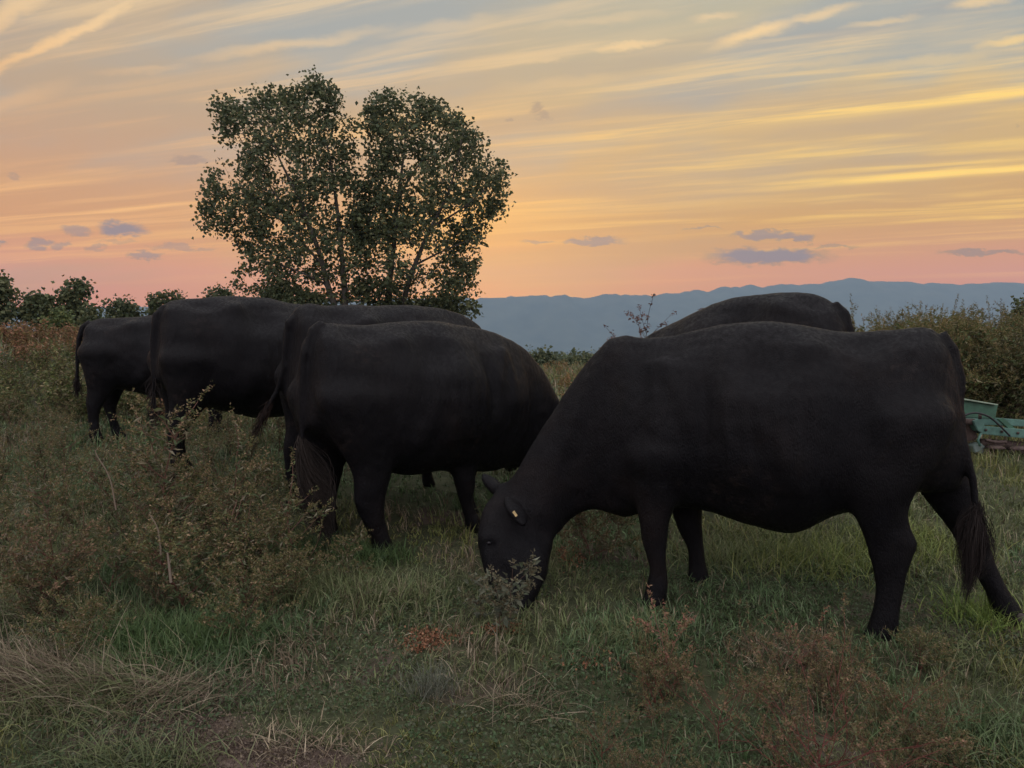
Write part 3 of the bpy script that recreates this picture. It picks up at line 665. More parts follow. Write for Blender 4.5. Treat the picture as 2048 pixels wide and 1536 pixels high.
# ------------------------------------------------------------------ trees
def poly_in(px, py, poly):
    x, y = np.asarray(px), np.asarray(py); c = np.zeros(x.shape, bool); n = len(poly); j = n - 1
    for i in range(n):
        xi, yi = poly[i]; xj, yj = poly[j]
        c ^= ((yi > y) != (yj > y)) & (x < (xj - xi) * (y - yi) / (yj - yi + 1e-9) + xi); j = i
    return c
def edge_dist(x, y, poly):
    P = np.array(poly, float); Q = np.roll(P, -1, 0); d = np.full(len(x), 1e9)
    for a, b in zip(P, Q):
        ab = b - a; t = np.clip(((x - a[0]) * ab[0] + (y - a[1]) * ab[1]) / (ab @ ab + 1e-9), 0, 1)
        d = np.minimum(d, np.hypot(x - a[0] - t * ab[0], y - a[1] - t * ab[1]))
    return d
def leaves(A, pts, size, rng, cols, droop=.35, aspect=.8):
    """leaf pairs of triangles, folded along the midrib"""
    n = len(pts); az = rng.rand(n) * 2 * math.pi; el = rng.normal(-droop, .55, n)
    d = np.stack([np.cos(az) * np.cos(el), np.sin(az) * np.cos(el), np.sin(el)], 1)
    r = rng.normal(size=(n, 3)); sd_ = np.cross(d, r); sd_ /= np.linalg.norm(sd_, axis=1)[:, None] + 1e-9
    nn = np.cross(d, sd_); s = (size * rng.uniform(.6, 1.25, n))[:, None]
    a = pts; tip = pts + d * s; mid = pts + d * s * .42
    l = mid + sd_ * s * .5 * aspect + nn * s * .14; rr = mid - sd_ * s * .5 * aspect + nn * s * .14
    V = np.stack([a, l, tip, rr], 1).reshape(-1, 3); b = np.arange(n)[:, None] * 4
    F3 = np.concatenate([b + [0, 2, 1], b + [0, 3, 2]])
    C = np.repeat(cols[rng.randint(len(cols), size=n)] * rng.uniform(.7, 1.3, (n, 1)), 4, 0)
    A.add(V, [F3], C)
def seg_tubes(A, segs, col, sides=5):
    """segs: list of (p0, p1, r0, r1)"""
    P0 = np.array([s[0] for s in segs]); P1 = np.array([s[1] for s in segs]); R0 = np.array([s[2] for s in segs]); R1 = np.array([s[3] for s in segs])
    d = P1 - P0; d /= np.linalg.norm(d, axis=1)[:, None] + 1e-9
    ref = np.where(np.abs(d[:, 2:3]) > .8, [[1., 0, 0]], [[0, 0, 1.]]); x = np.cross(d, ref); x /= np.linalg.norm(x, axis=1)[:, None]; y = np.cross(d, x)
    a = np.linspace(0, 2 * math.pi, sides, endpoint=False); ca, sa = np.cos(a)[None, :, None], np.sin(a)[None, :, None]
    r = ca * x[:, None] + sa * y[:, None]
    V = np.stack([P0[:, None] + r * R0[:, None, None], P1[:, None] + r * R1[:, None, None]], 1).reshape(-1, 3)
    n = len(segs); b = (np.arange(n) * 2 * sides)[:, None]; k = np.arange(sides); k2 = (k + 1) % sides
    Fq = np.stack([b + k, b + k2, b + sides + k2, b + sides + k], 2).reshape(-1, 4)
    A.add(V, [Fq], col)
def smooth_path(pts, k=6):
    pts = np.array(pts, float); out_ = []
    n = len(pts)
    for i in range(n - 1):
        p0, p1, p2, p3 = pts[max(i - 1, 0)], pts[i], pts[i + 1], pts[min(i + 2, n - 1)]
        for t in np.linspace(0, 1, k, endpoint=False):
            out_.append(.5 * ((2 * p1) + (-p0 + p2) * t + (2 * p0 - 5 * p1 + 4 * p2 - p3) * t * t + (-p0 + 3 * p1 - 3 * p2 + p3) * t ** 3))
    out_.append(pts[-1]); return np.array(out_)

TREE_COLS = 1.25 * np.array([(.055, .070, .030), (.045, .060, .028), (.070, .080, .034), (.038, .052, .026), (.085, .090, .040)])
def grow_tree(name, label, cat, base, stems, centres, seed, crown_r, leaf, per, group=None, cols=TREE_COLS, twig=.010, mat=None, trunk_r=.14):
    """stems: world polylines with radii; centres: world leaf clump centres; twigs join each clump to the nearest wood"""
    rng = np.random.RandomState(seed)
    root = empty(name, tuple(base)); tag(root, label, cat, group); b0 = np.array(base, float)
    segs = []; nodes = []; nr = []
    for st in stems:
        p = smooth_path([q[:3] for q in st], 6); r = np.interp(np.linspace(0, 1, len(p)), np.linspace(0, 1, len(st)), [q[3] for q in st])
        for i in range(len(p) - 1): segs.append((p[i] - b0, p[i + 1] - b0, r[i], r[i + 1]))
        nodes += list(p); nr += list(r)
    nodes = np.array(nodes); nr = np.array(nr)
    c = np.array(centres); dd = np.array([np.min(np.linalg.norm(nodes - q, axis=1)) for q in c]); order = np.argsort(dd)
    NB = [nodes]; NR = [nr]
    allp = nodes.copy(); allr = nr.copy()
    for k in order:
        q = c[k]; cand = allp; dv = np.linalg.norm(cand - q, axis=1) + np.clip(cand[:, 2] - q[2] + .25, 0, 9) * 1.2
        j = int(np.argmin(dv)); p0 = cand[j]; L = np.linalg.norm(q - p0); r0 = min(allr[j] * .6, twig * (1 + 1.2 * L))
        m = max(2, int(L / .3)); t = np.linspace(0, 1, m + 1)[:, None]
        bend = np.array([0, 0, .18 * L]) * np.sin(t * math.pi) * -1 + rng.normal(0, .03 * L, 3) * np.sin(t * math.pi)
        path = p0 + (q - p0) * t + bend; rr = np.linspace(r0, twig * .45, m + 1)
        for i in range(m): segs.append((path[i] - b0, path[i + 1] - b0, rr[i], rr[i + 1]))
        allp = np.concatenate([allp, path[1:]]); allr = np.concatenate([allr, rr[1:]])
    A = Acc(); seg_tubes(A, segs, (.05, .045, .036), 6); A.build('trunk', M_bark, root, True)
    A = Acc()
    n = rng.poisson(per, len(c)) + 2
    pts = np.repeat(c, n, 0) + rng.normal(0, 1, (n.sum(), 3)) * crown_r * np.array([1, 1, .85]) - b0
    leaves(A, pts, leaf, rng, cols)
    A.build('crown', mat or M_tree, root)
    return root
def clumps_from(poly, D, n, seed, depth, bottom=None, gaps=.5, gscale=38):
    """clump centres filling a crown with the outline of the polygon, given real depth"""
    rng = np.random.RandomState(seed); P = np.array(poly, float); lo, hi = P.min(0), P.max(0); out_ = []
    while len(out_) < n:
        x = rng.uniform(lo[0], hi[0], 4000); y = rng.uniform(lo[1], hi[1], 4000)
        ok = poly_in(x, y, poly); x, y = x[ok], y[ok]; e = edge_dist(x, y, poly)
        g = vnoise(x, y, gscale, seed) * .6 + vnoise(x, y, gscale * .45, seed + 1) * .4
        keep = g > gaps * (.75 + .25 * rng.rand(len(x))); keep &= rng.rand(len(x)) < np.where(e < 30, 1.0, .8)
        if bottom is not None: keep &= rng.rand(len(x)) < np.interp(y, [bottom[0], bottom[1]], [1, bottom[2]])
        x, y, e = x[keep], y[keep], e[keep]
        dep = depth * np.sqrt(np.clip(e / 110.0, .02, 1))
        dd = D + rng.uniform(-1, 1, len(x)) * dep
        for a, b, c in zip(x, y, dd): out_.append(at(a, b, D) * 0 + CAM + ray(a, b) * (c / ray(a, b)[1]))
    return out_[:n]

TD = 30.0
polyL = [(430, 205), (455, 195), (478, 200), (500, 180), (525, 188), (545, 175), (575, 188), (600, 172), (612, 157), (630, 154), (658, 160), (668, 190), (680, 205), (662, 215), (690, 238), (706, 250), (708, 280), (704, 310),
         (714, 350), (730, 410), (735, 470), (745, 610), (590, 615), (540, 590), (462, 575), (470, 530), (480, 490), (440, 465), (402, 455), (408, 400), (420, 360), (430, 325), (452, 300), (440, 250)]
polyR = [(730, 235), (742, 200), (770, 184), (800, 192), (840, 180), (858, 205), (890, 212), (925, 235), (930, 255), (970, 275), (985, 310), (1005, 330), (1019, 350), (1005, 380), (1017, 405), (990, 430), (960, 470), (978, 490),
         (955, 520), (945, 560), (960, 595), (940, 632), (900, 615), (730, 612), (700, 520), (715, 440), (722, 400), (732, 345), (746, 300), (732, 262)]
gzT = float(ground_z(-6.5, 30))
def S_(pts, D=TD): return [tuple(at(a, b, D + o)) + (r,) for a, b, o, r in pts]
bL = at(688, 690, TD); bL[2] = ground_z(bL[0], bL[1]); bR = at(790, 690, TD + .8); bR[2] = ground_z(bR[0], bR[1])
stL = [S_([(688, 720, 0, .17), (690, 600, 0, .13), (686, 540, .1, .11), (680, 470, .3, .09), (672, 400, .5, .07), (660, 320, .4, .045), (640, 230, .3, .02)]),
       S_([(686, 660, 0, .14), (655, 570, -.2, .12), (640, 510, -.4, .10), (615, 440, -.6, .08), (595, 390, -.8, .06), (560, 320, -1, .035), (530, 240, -1, .02)]),
       S_([(645, 530, -.3, .06), (600, 480, -.9, .045), (550, 430, -1.2, .03), (480, 370, -1.4, .015)]), S_([(680, 480, .3, .06), (705, 420, .9, .04), (712, 340, 1.2, .02)]),
       S_([(612, 435, -.6, .05), (560, 400, .2, .035), (500, 310, .5, .02), (460, 240, .5, .012)]), S_([(655, 570, -.2, .05), (590, 540, -.8, .035), (520, 520, -1, .02)])]
stR = [S_([(790, 720, .8, .17), (778, 600, .8, .13), (782, 540, .8, .115), (790, 470, .6, .10), (795, 400, .5, .08), (805, 330, .4, .05), (815, 230, .2, .02)]),
       S_([(790, 700, .8, .14), (808, 600, .6, .12), (830, 530, .3, .10), (860, 460, 0, .08), (895, 390, -.3, .055), (915, 320, -.5, .03), (925, 270, -.5, .02)]),
       S_([(795, 400, .5, .055), (830, 340, 1, .04), (870, 290, 1.3, .02)]), S_([(788, 480, .6, .05), (760, 400, 1.1, .035), (755, 300, 1.3, .02)]),
       S_([(862, 455, 0, .05), (920, 420, -.6, .035), (980, 370, -.8, .015)]), S_([(830, 530, .3, .05), (890, 500, -.4, .035), (940, 480, -.5, .02)])]
grow_tree('broadleaf_tree', 'tall leafy tree on the left of the pair, ragged crown full of sky holes', 'tree', bL, stL, clumps_from(polyL, TD, 860, 3, 2.6, (470, 600, .75), .37), 5, .195, .165, 21)
grow_tree('broadleaf_tree', 'tall leafy tree on the right of the pair, its low boughs reaching to the hills', 'tree', bR, stR, clumps_from(polyR, TD + .5, 900, 13, 2.6, (470, 600, .75), .34), 6, .195, .165, 21)

def ellipse_poly(cx, cy, rx, ry, seed, k=16, j=.18):
    r = np.random.RandomState(seed); return [(cx + rx * math.cos(t) * (1 + r.uniform(-j, j)), cy + ry * math.sin(t) * (1 + r.uniform(-j, j))) for t in np.linspace(0, 2 * math.pi, k, endpoint=False)]
small = [  # name, label, outline, distance, clumps, leaf, trunk px
    ('young_tree', 'dark leafy tree cut by the left edge, standing on the weedy bank', [(-60, 560), (-20, 545), (8, 556), (20, 580), (34, 600), (30, 615), (47, 612), (45, 640), (10, 650), (-60, 655)], 24, 170, .15, (-8, 660)),
    ('young_tree', 'rounded low tree left of the taller one on the bank', [(58, 600), (72, 585), (88, 592), (100, 596), (108, 612), (106, 650), (66, 652), (52, 628)], 24, 80, .14, (84, 660)),
    ('young_tree', 'tree with a crown leaning right, tallest beside the far left cow', [(104, 612), (118, 590), (140, 575), (152, 563), (172, 564), (182, 585), (172, 592), (160, 600), (172, 618), (160, 650), (120, 655), (108, 640)], 24, 120, .14, (134, 662)),
    ('sapling', 'small thin sapling in front of blue hills above the far left cow', [(172, 622), (186, 611), (200, 625), (196, 645), (170, 658), (160, 645)], 23, 28, .13, (178, 664)),
    ('bright_bush', 'pale green rounded bush at the foot of the bank trees', [(98, 648), (104, 632), (118, 627), (130, 632), (140, 645), (138, 660), (104, 662)], 20, 60, .09, (118, 668)),
    ('young_tree', 'pointed treetop showing over the back of the far left cow', [(214, 625), (218, 610), (234, 604), (246, 598), (258, 608), (272, 616), (277, 628), (262, 655), (226, 655)], 34, 90, .17, (246, 665)),
    ('young_tree', 'round treetop showing between the two left cows', [(303, 620), (308, 600), (322, 588), (345, 584), (360, 590), (366, 612), (350, 650), (315, 650)], 34, 100, .17, (334, 665)),
    ('young_tree', 'small treetop just above the second cow from the left', [(412, 600), (420, 584), (438, 579), (458, 586), (466, 604), (450, 640), (420, 640)], 36, 80, .17, (438, 660)),
    ('dense_bush', 'dense dark bush at the foot of the tall pair of trees', [(500, 612), (520, 580), (545, 568), (585, 572), (620, 585), (640, 600), (640, 650), (500, 650)], 29, 260, .13, (570, 665)),
    ('dense_bush', 'dark undergrowth right of the trunks of the tall pair', [(760, 640), (770, 606), (830, 596), (880, 600), (930, 610), (940, 640), (900, 655)], 31, 200, .14, (850, 665)),
    ('sapling', 'narrow leafy sapling rising above the weeds at the right edge', [(2028, 640), (2030, 618), (2038, 604), (2050, 602), (2064, 618), (2062, 660), (2040, 675), (2022, 662)], 10.5, 60, .055, (2044, 700)),
    ('dense_bush', 'rounded dark bush beyond the field, left side of the gap between the cows', [(1055, 735), (1062, 714), (1085, 707), (1104, 714), (1112, 730), (1106, 745)], 60, 90, .3, (1084, 750)),
    ('dense_bush', 'low dark bush beyond the field, right side of the gap between the cows', [(1128, 735), (1136, 722), (1150, 716), (1166, 719), (1180, 716), (1200, 722), (1205, 740)], 75, 90, .34, (1160, 748)),
]
for i, (nm, lb, poly, D, n, lf, tp) in enumerate(small):
    b = at(tp[0], tp[1], D); b[2] = ground_z(b[0], b[1]); w_ = (max(q[0] for q in poly) - min(q[0] for q in poly)) * D / F
    topy = min(q[1] for q in poly); cx = np.mean([q[0] for q in poly])
    tp2 = at(cx, topy + (tp[1] - topy) * .25, D); st = [[(b[0], b[1], b[2] - .1, .03 + .018 * w_), ((b[0] * .6 + tp2[0] * .4), b[1], b[2] * .5 + tp2[2] * .5, .02 + .012 * w_), (*tp2, .012)]]
    cc = TREE_COLS * (np.array([1.25, 1.3, 1.0]) if nm == 'bright_bush' else 1.0)
    grow_tree(nm, lb, 'bush' if 'bush' in nm else 'tree', b, st, clumps_from(poly, D, n, 70 + i, w_ * .4, None, .22, 20), 90 + i, (.0055 * D) if D < 40 else .012 * D * .6, lf, 16, cols=cc, twig=.006)

# woods and hedges far down in the valley: nobody could count these
A = Acc(); rng = np.random.RandomState(77)
for row, (y0, y1, n, sz) in enumerate([(220, 420, 260, 5), (600, 1100, 500, 10), (1400, 2600, 900, 18), (2800, 4600, 1300, 30)]):
    yy = rng.uniform(y0, y1, n * 3); xx = rng.uniform(-.9, .9, n * 3) * yy
    k = vnoise(xx, yy * 3, y0 * .25, 40 + row) > .52; xx, yy = xx[k][:n], yy[k][:n]; zz = ground_z(xx, yy)
    for x, y, z in zip(xx, yy, zz):
        m = 26; d = rng.normal(size=(m, 3)); d /= np.linalg.norm(d, axis=1)[:, None]; s = sz * rng.uniform(.6, 1.2)
        pts = np.array([x, y, z + s * .35]) + d * np.array([s * .7, s * .7, s * .5]) * rng.uniform(.6, 1, (m, 1))
        leaves(A, pts, s * .55, rng, TREE_COLS * .9)
tag(A.build('far_woods', M_tree), kind='stuff')

# ------------------------------------------------------------------ weeds
def weed_proto(seed, h, spread, nb, leafsize, density, colset, spikes=True, stemcol=(.07, .035, .022), lean=0.0, bare=.15, aspect=.34, spikelen=.10, r0=.004):
    """returns accumulators (stem, foliage, seed heads) in local metres"""
    rng = np.random.RandomState(seed); A, B, C = Acc(), Acc(), Acc(); segs = []; tips = []; lp = []
    def branch(p, d, L, r, depth):
        k = max(4, int(L / .035)); pts = [p]; dcur = d.copy()
        for i in range(k):
            dcur = dcur + rng.normal(0, .10, 3) + np.array([0, 0, .035]); dcur /= np.linalg.norm(dcur); pts.append(pts[-1] + dcur * L / k)
        pts = np.array(pts); rr = np.linspace(r, r * .35, k + 1)
        for i in range(k): segs.append((pts[i], pts[i + 1], rr[i], rr[i + 1]))
        for i in range(k):
            t = i / k
            if depth > 0 or t > bare:
                for _ in range(rng.poisson(density)): lp.append(pts[i] + (pts[i + 1] - pts[i]) * rng.rand())
        tips.append((pts[-1], dcur, depth))
        return pts, dcur
    L0 = h
    main, _ = branch(np.zeros(3), np.array([lean, 0, 1.0]) / math.hypot(lean, 1), L0, r0, 0)
    for b in range(nb):
        t = rng.uniform(.04, .85) ** 1.1; i = int(t * (len(main) - 1)); az = rng.rand() * 2 * math.pi; el = rng.uniform(.45, 1.0)
        d = np.array([math.cos(az) * math.cos(el), math.sin(az) * math.cos(el), math.sin(el)])
        L = spread * rng.uniform(.5, 1.1) * (1.1 - .6 * t)
        pts, dc = branch(main[i], d, L, r0 * .55, 1)
        for s_ in range(rng.randint(1, 4)):
            j = rng.randint(len(pts) // 3, len(pts)); d2 = dc + rng.normal(0, .6, 3); d2[2] = abs(d2[2]) * .8; d2 /= np.linalg.norm(d2)
            branch(pts[j], d2, L * rng.uniform(.2, .45), r0 * .3, 2)
    seg_tubes(A, segs, stemcol, 4)
    lp = np.array(lp) + rng.normal(0, .012, (len(lp), 3)); leaves(B, lp, leafsize, rng, np.array(colset), .15, aspect)
    if spikes:
        sp = []
        for p, d, dep in tips:
            L = spikelen * rng.uniform(.4, 1.2) * (1.2 if dep == 0 else 1)
            for t in np.linspace(0, 1, int(10 + L * 260)): sp.append(p + d * L * t + rng.normal(0, .0045, 3) - np.array([0, 0, .35]) * L * t * t * rng.rand())
        leaves(C, np.array(sp), .016, rng, np.array(colset) * np.array([1.35, 1.05, .95]), -.3, .5)
    if C.n: V, Fs_, Cc = C.arrays(); B.add(V, Fs_, Cc)
    return A, B, Acc()
OLIVE = [(.072, .092, .036), (.060, .084, .034), (.090, .102, .042), (.052, .074, .030), (.095, .086, .044), (.17, .155, .10)]
RUST = [(.098, .082, .050), (.080, .080, .043), (.068, .085, .038), (.13, .10, .066), (.065, .078, .036), (.08, .09, .042)]
GREY = [(.085, .095, .060), (.070, .085, .050), (.10, .105, .070), (.06, .07, .045)]
protos = {}
def plant(key, x, y, rz, sc, label, cat='weed', group=None, name='weed_plant', z=None, tilt=(0, 0)):
    if key not in protos:
        kw = PK[key]; A, B, C = weed_proto(**kw)
        r = empty(name, (0, 0, 0)); A.build('stem', M_stem, r); B.build('foliage', M_leaf, r)
        if C.n: C.build('seed_heads', M_leaf, r)
        protos[key] = r; o = r
    else: o = copy_tree(protos[key])
    o.location = (x, y, float(ground_z(x, y)) - .01 if z is None else z); o.rotation_euler = (tilt[0], tilt[1], rz); o.scale = (sc,) * 3
    for k_ in ('label', 'category', 'group'):
        if k_ in o: del o[k_]
    tag(o, label, cat, group); return o
PK = {}
for k in range(7):
    PK['tall%d' % k] = dict(seed=100 + k, h=.62 + .06 * k, spread=.34, nb=20 + k, leafsize=.050, density=1.0, r0=.0048, aspect=.28, colset=OLIVE, stemcol=(.11, .060, .042))
for k in (5, 6):
    PK['front%d' % k] = dict(seed=170 + k, h=.95, spread=.27, nb=24, leafsize=.048, density=1.2, r0=.0055, aspect=.28, colset=OLIVE + [(.16, .14, .085)], stemcol=(.11, .060, .042), spikelen=.12)
for k in range(4):
    PK['low%d' % k] = dict(seed=120 + k, h=.32 + .05 * k, spread=.30, nb=24, leafsize=.034, density=1.4, aspect=.28, colset=OLIVE if k != 2 else RUST, stemcol=(.085, .032, .025), r0=.003)
PK['rust0'] = dict(seed=131, h=.30, spread=.62, nb=17, leafsize=.022, density=.6, colset=RUST, stemcol=(.105, .034, .028), r0=.0048)
PK['rust1'] = dict(seed=132, h=.36, spread=.55, nb=15, leafsize=.022, density=.6, colset=RUST, stemcol=(.095, .036, .028), r0=.0042)
PK['rust2'] = dict(seed=133, h=.28, spread=.42, nb=14, leafsize=.022, density=.7, colset=RUST + OLIVE[:2], stemcol=(.13, .035, .030), r0=.003)
PK['grey'] = dict(seed=141, h=.32, spread=.20, nb=9, leafsize=.042, density=.9, colset=GREY, stemcol=(.08, .05, .035), aspect=.5, spikelen=.04, r0=.0028)
PK['dry'] = dict(seed=151, h=1.42, spread=.42, nb=26, leafsize=.026, density=.75, colset=[(.07, .05, .045), (.10, .07, .06)], stemcol=(.05, .036, .030), spikelen=.05, bare=.5, aspect=.6)
def px_plant(key, px, py, D, rz, sc, label, **kw):
    p = at(px, py, D); return plant(key, p[0], p[1], rz, sc, label, **kw)
PK['spike'] = dict(seed=161, h=.34, spread=.12, nb=5, leafsize=.028, density=.7, colset=[(.16, .10, .075), (.12, .10, .06), (.09, .10, .05)], stemcol=(.17, .075, .06), r0=.0034, spikelen=.11, lean=-.25)
# plants that can be told apart
px_plant('front6', 402, 960, 4.15, .4, 1.13, 'tallest bushy weed of the left patch, upright spikes in front of the second cow')
px_plant('front5', 340, 960, 4.25, 2.1, 1.0, 'bushy weed just left of the tallest one, in front of the second cow')
px_plant('front5', 462, 960, 4.2, 3.3, .94, 'bushy weed just right of the tallest one, tips under the second cow belly')
px_plant('tall3', 240, 930, 4.7, 1.3, .78, 'weed with pale tips in front of the far left cow hind legs')
px_plant('tall2', 575, 1010, 4.0, 5.0, .90, 'tall reddish weed against the hind leg of the middle cow')
px_plant('tall1', 530, 1000, 4.05, 4.0, .92, 'weed under the swung-out tail left of the middle cow')
px_plant('grey', 1000, 1255, 3.30, .3, 1.0, 'grey-green weed with oval leaves in front of the grazing muzzle')
px_plant('grey', 1020, 1250, 3.33, 2.4, 1.1, 'smaller oval-leaved weed touching the right side of the grazing muzzle')
px_plant('grey', 960, 1240, 3.45, 4.2, .70, 'low grey-green weed left of the grazing muzzle')
px_plant('rust0', 1640, 1545, 2.22, .3, .78, 'sprawling red-stemmed weed in the lower right corner of the field')
px_plant('rust1', 1440, 1470, 2.45, 1.4, .58, 'reddish brown weed left of the sprawling red-stemmed one')
px_plant('rust2', 1800, 1440, 2.55, 2.2, .62, 'reddish weed right of the sprawling red-stemmed one')
px_plant('rust2', 1310, 1400, 2.75, 4.0, .6, 'small rusty weed below the front hoof of the right-hand cow')
px_plant('rust1', 1560, 1370, 2.8, 5.1, .5, 'rusty weed patch between the hooves of the right-hand cow')
px_plant('rust2', 1700, 1350, 2.9, .9, .5, 'low rusty weed beside the near hind hoof')
px_plant('low1', 490, 1240, 3.3, .9, .85, 'dark-stemmed weed above the bright green grass clump')
px_plant('low0', 370, 1190, 3.65, 2.9, 1.2, 'brownish forked weed at the front of the left patch')
px_plant('low2', 120, 1120, 3.5, 1.9, 1.1, 'weed with dark forked stems near the left edge')
px_plant('low3', 590, 1100, 3.75, 1.9, .6, 'low weed in front of the far hind leg of the middle cow')
px_plant('tall0', 700, 1110, 4.0, .9, .50, 'small weed mixed with the tail tuft of the middle cow')
px_plant('low2', 1180, 1100, 4.25, .2, .95, 'dark tangled weed beyond the neck of the grazing cow')
px_plant('low3', 1225, 1090, 4.35, 2.2, .8, 'smaller tangled weed beside the chest of the grazing cow')
for i, (px, sc, rz) in enumerate([(1245, .95, .3), (1308, 1.10, 2.6), (1350, 1.04, 4.6)]):
    px_plant('dry', px, 760, 5.6 + .15 * i, rz, sc, ['dried weed stalk, left one of the three against the hills', 'dried weed stalk, middle and tallest one of the three against the hills', 'dried weed stalk, right one of the three against the hills'][i], name='dry_weed')
# the left patch: many of the same kind
rng = np.random.RandomState(12); spots = []
C0 = np.array([-1.2, 4.35]); ca, sa_ = math.cos(rad(40)), math.sin(rad(40))
def in_cow(x, y):
    for P0, h, l0, l1 in [((-1.2, 4.35), 40, -.2, 2.2), ((-1.53, 5.1), 40, -.2, 2.2), ((-2.75, 5.75), 38, -.2, 2.2), ((-4.5, 7.8), 20, -.2, 2.2), ((2.08, 3.45), 163.6, -.45, 2.5), ((2.2, 4.7), 145, -.2, 2.2)]:
        h = rad(h); dx_, dy_ = x - P0[0], y - P0[1]; s = dx_ * math.cos(h) + dy_ * math.sin(h); l = -dx_ * math.sin(h) + dy_ * math.cos(h)
        if l0 < s < l1 and abs(l) < .42: return True
    return False
tries = 0
while len(spots) < 105 and tries < 9000:
    tries += 1
    y = rng.uniform(3.05, 8.5); x = rng.uniform(-.86 * y, -.20 * y)
    pxx = 1024 + F * x / y
    if pxx > (545 if y < 4.7 else 590) or in_cow(x, y): continue
    if y < 3.62 and (pxx > 170 or pxx < 30): continue
    if 130 < pxx < 340 and y > 5.6: continue
    if any((x - a) ** 2 + (y - b) ** 2 < (.27 + .02 * y) ** 2 for a, b in spots): continue
    spots.append((x, y))
for i, (x, y) in enumerate(spots):
    key = ('tall%d' % rng.randint(0, 5)) if y > 3.7 else ('low%d' % rng.randint(0, 4))
    sc = rng.uniform(.58, .86) if y > 3.7 else rng.uniform(.55, .85)
    if y > 5: sc *= .9
    pxx = 1024 + F * x / y
    lab_ = '%s weed in the %s of the left patch, %s' % ('low brownish' if key[0] == 'l' else 'olive', 'front' if y < 3.9 else 'second row' if y < 4.7 else 'middle' if y < 6 else 'back',
            'cut by the edge' if pxx < 40 else 'near that edge' if pxx < 190 else 'below the first cow' if pxx < 320 else 'below the second cow' if pxx < 450 else 'by the middle cow')
    plant(key, x, y, rng.uniform(0, 6.28), sc, lab_, group='weeds of the left patch', tilt=(rng.uniform(-.15, .15), rng.uniform(-.15, .15)))
rng = np.random.RandomState(14); n_ = 0
while n_ < 26:
    y = rng.uniform(2.15, 3.1); x = rng.uniform(.12 * y, .62 * y)
    if in_cow(x, y): continue
    plant(['rust2', 'low0', 'low2'][rng.randint(3)], x, y, rng.uniform(0, 6.28), rng.uniform(.3, .48), ('small rusty weed %s the red-stemmed one, %s' % ('left of' if x / y < .33 else 'beside' if x / y < .5 else 'right of', 'in the nearest grass' if y < 2.5 else 'in the middle of the right foreground' if y < 2.8 else 'close to the hooves')), group='small rusty weeds of the right foreground', tilt=(rng.uniform(-.3, .3), rng.uniform(-.3, .3))); n_ += 1

# weeds too far and too many to count, as single meshes
def proto_arrays(kw):
    A, B, C = weed_proto(**kw); T_ = Acc()
    for q in (A, B, C):
        if q.n: V, Fs_, Cc = q.arrays(); T_.add(V, Fs_, Cc)
    return T_.arrays()
def scatter(name, P, protos_, scl, seed, tintf=None):
    rng = np.random.RandomState(seed); T_ = Acc()
    for i, p in enumerate(P):
        V, Fs_, Cc = protos_[rng.randint(len(protos_))]; a = rng.rand() * 6.28; s = scl(rng, p)
        R_ = np.array([[math.cos(a), -math.sin(a), 0], [math.sin(a), math.cos(a), 0], [rng.normal(0, .12), rng.normal(0, .12), 1]])
        c = Cc * rng.uniform(.75, 1.25)
        if tintf: c = c * tintf(p, rng)
        T_.add(V @ R_.T * s + p, Fs_, c)
    return tag(T_.build(name, M_leaf), kind='stuff')
far_kw = [dict(seed=200 + k, h=.8, spread=.42, nb=13, leafsize=.085, density=.62, colset=OLIVE, stemcol=(.06, .04, .03), spikelen=.16, r0=.006, aspect=.42) for k in range(5)]
def thin(kw, sz=.03, m=.022):
    A, B, C = weed_proto(**dict(kw, spikes=False)); T_ = Acc()
    for q in (A, B):
        V, Fs_, Cc = q.arrays(); T_.add(V, Fs_, Cc)
    return T_.arrays()
FP = [thin(k) for k in far_kw]
rng = np.random.RandomState(33)
def field(n, fx, fy, ok, seed):
    r = np.random.RandomState(seed); P = []
    while len(P) < n:
        y = fy(r); x = fx(r, y)
        if ok(x, y) and not in_cow(x, y): P.append((x, y, float(ground_z(x, y)) - .03))
    return np.array(P)
BR = lambda p, r: (np.array([1.75, 1.0, .95]) if vnoise(p[0], p[1], 2.2, 61) + .03 * (p[1] - 11) > .46 else np.array([1.2, 1.12, .9]))
P = field(900, lambda r, y: r.uniform(-.95, -.42) * y, lambda r: 8.8 + 14 * r.rand() ** 1.3, lambda x, y: True, 1)
scatter('weed_bank', P, FP, lambda r, p: r.uniform(.45, .75), 2, BR)
P = field(800, lambda r, y: r.uniform(-.45, .62) * y, lambda r: 9.5 + 20 * r.rand(), lambda x, y: True, 3)
scatter('weed_field', P, FP, lambda r, p: r.uniform(.35, .6), 4, lambda p, r: (np.array([1.9, 1.15, .95]) if vnoise(p[0], p[1], 3, 62) + .012 * (p[1] - 14) > .42 else np.array([1.3, 1.2, .9])))
fine_kw = [dict(seed=220 + k, h=1.0, spread=.45, nb=20, leafsize=.055, density=1.5, colset=OLIVE, stemcol=(.06, .045, .03), spikelen=.16, r0=.005, aspect=.36) for k in range(4)]
FF = [proto_arrays(k) for k in fine_kw]
P = field(260, lambda r, y: r.uniform(.44, .98) * y, lambda r: r.uniform(8.2, 11.5), lambda x, y: True, 5)
scatter('weed_bank', P, FF, lambda r, p: r.uniform(.92, 1.38), 6, lambda p, r: np.array([1.0, 1.0, .85]))

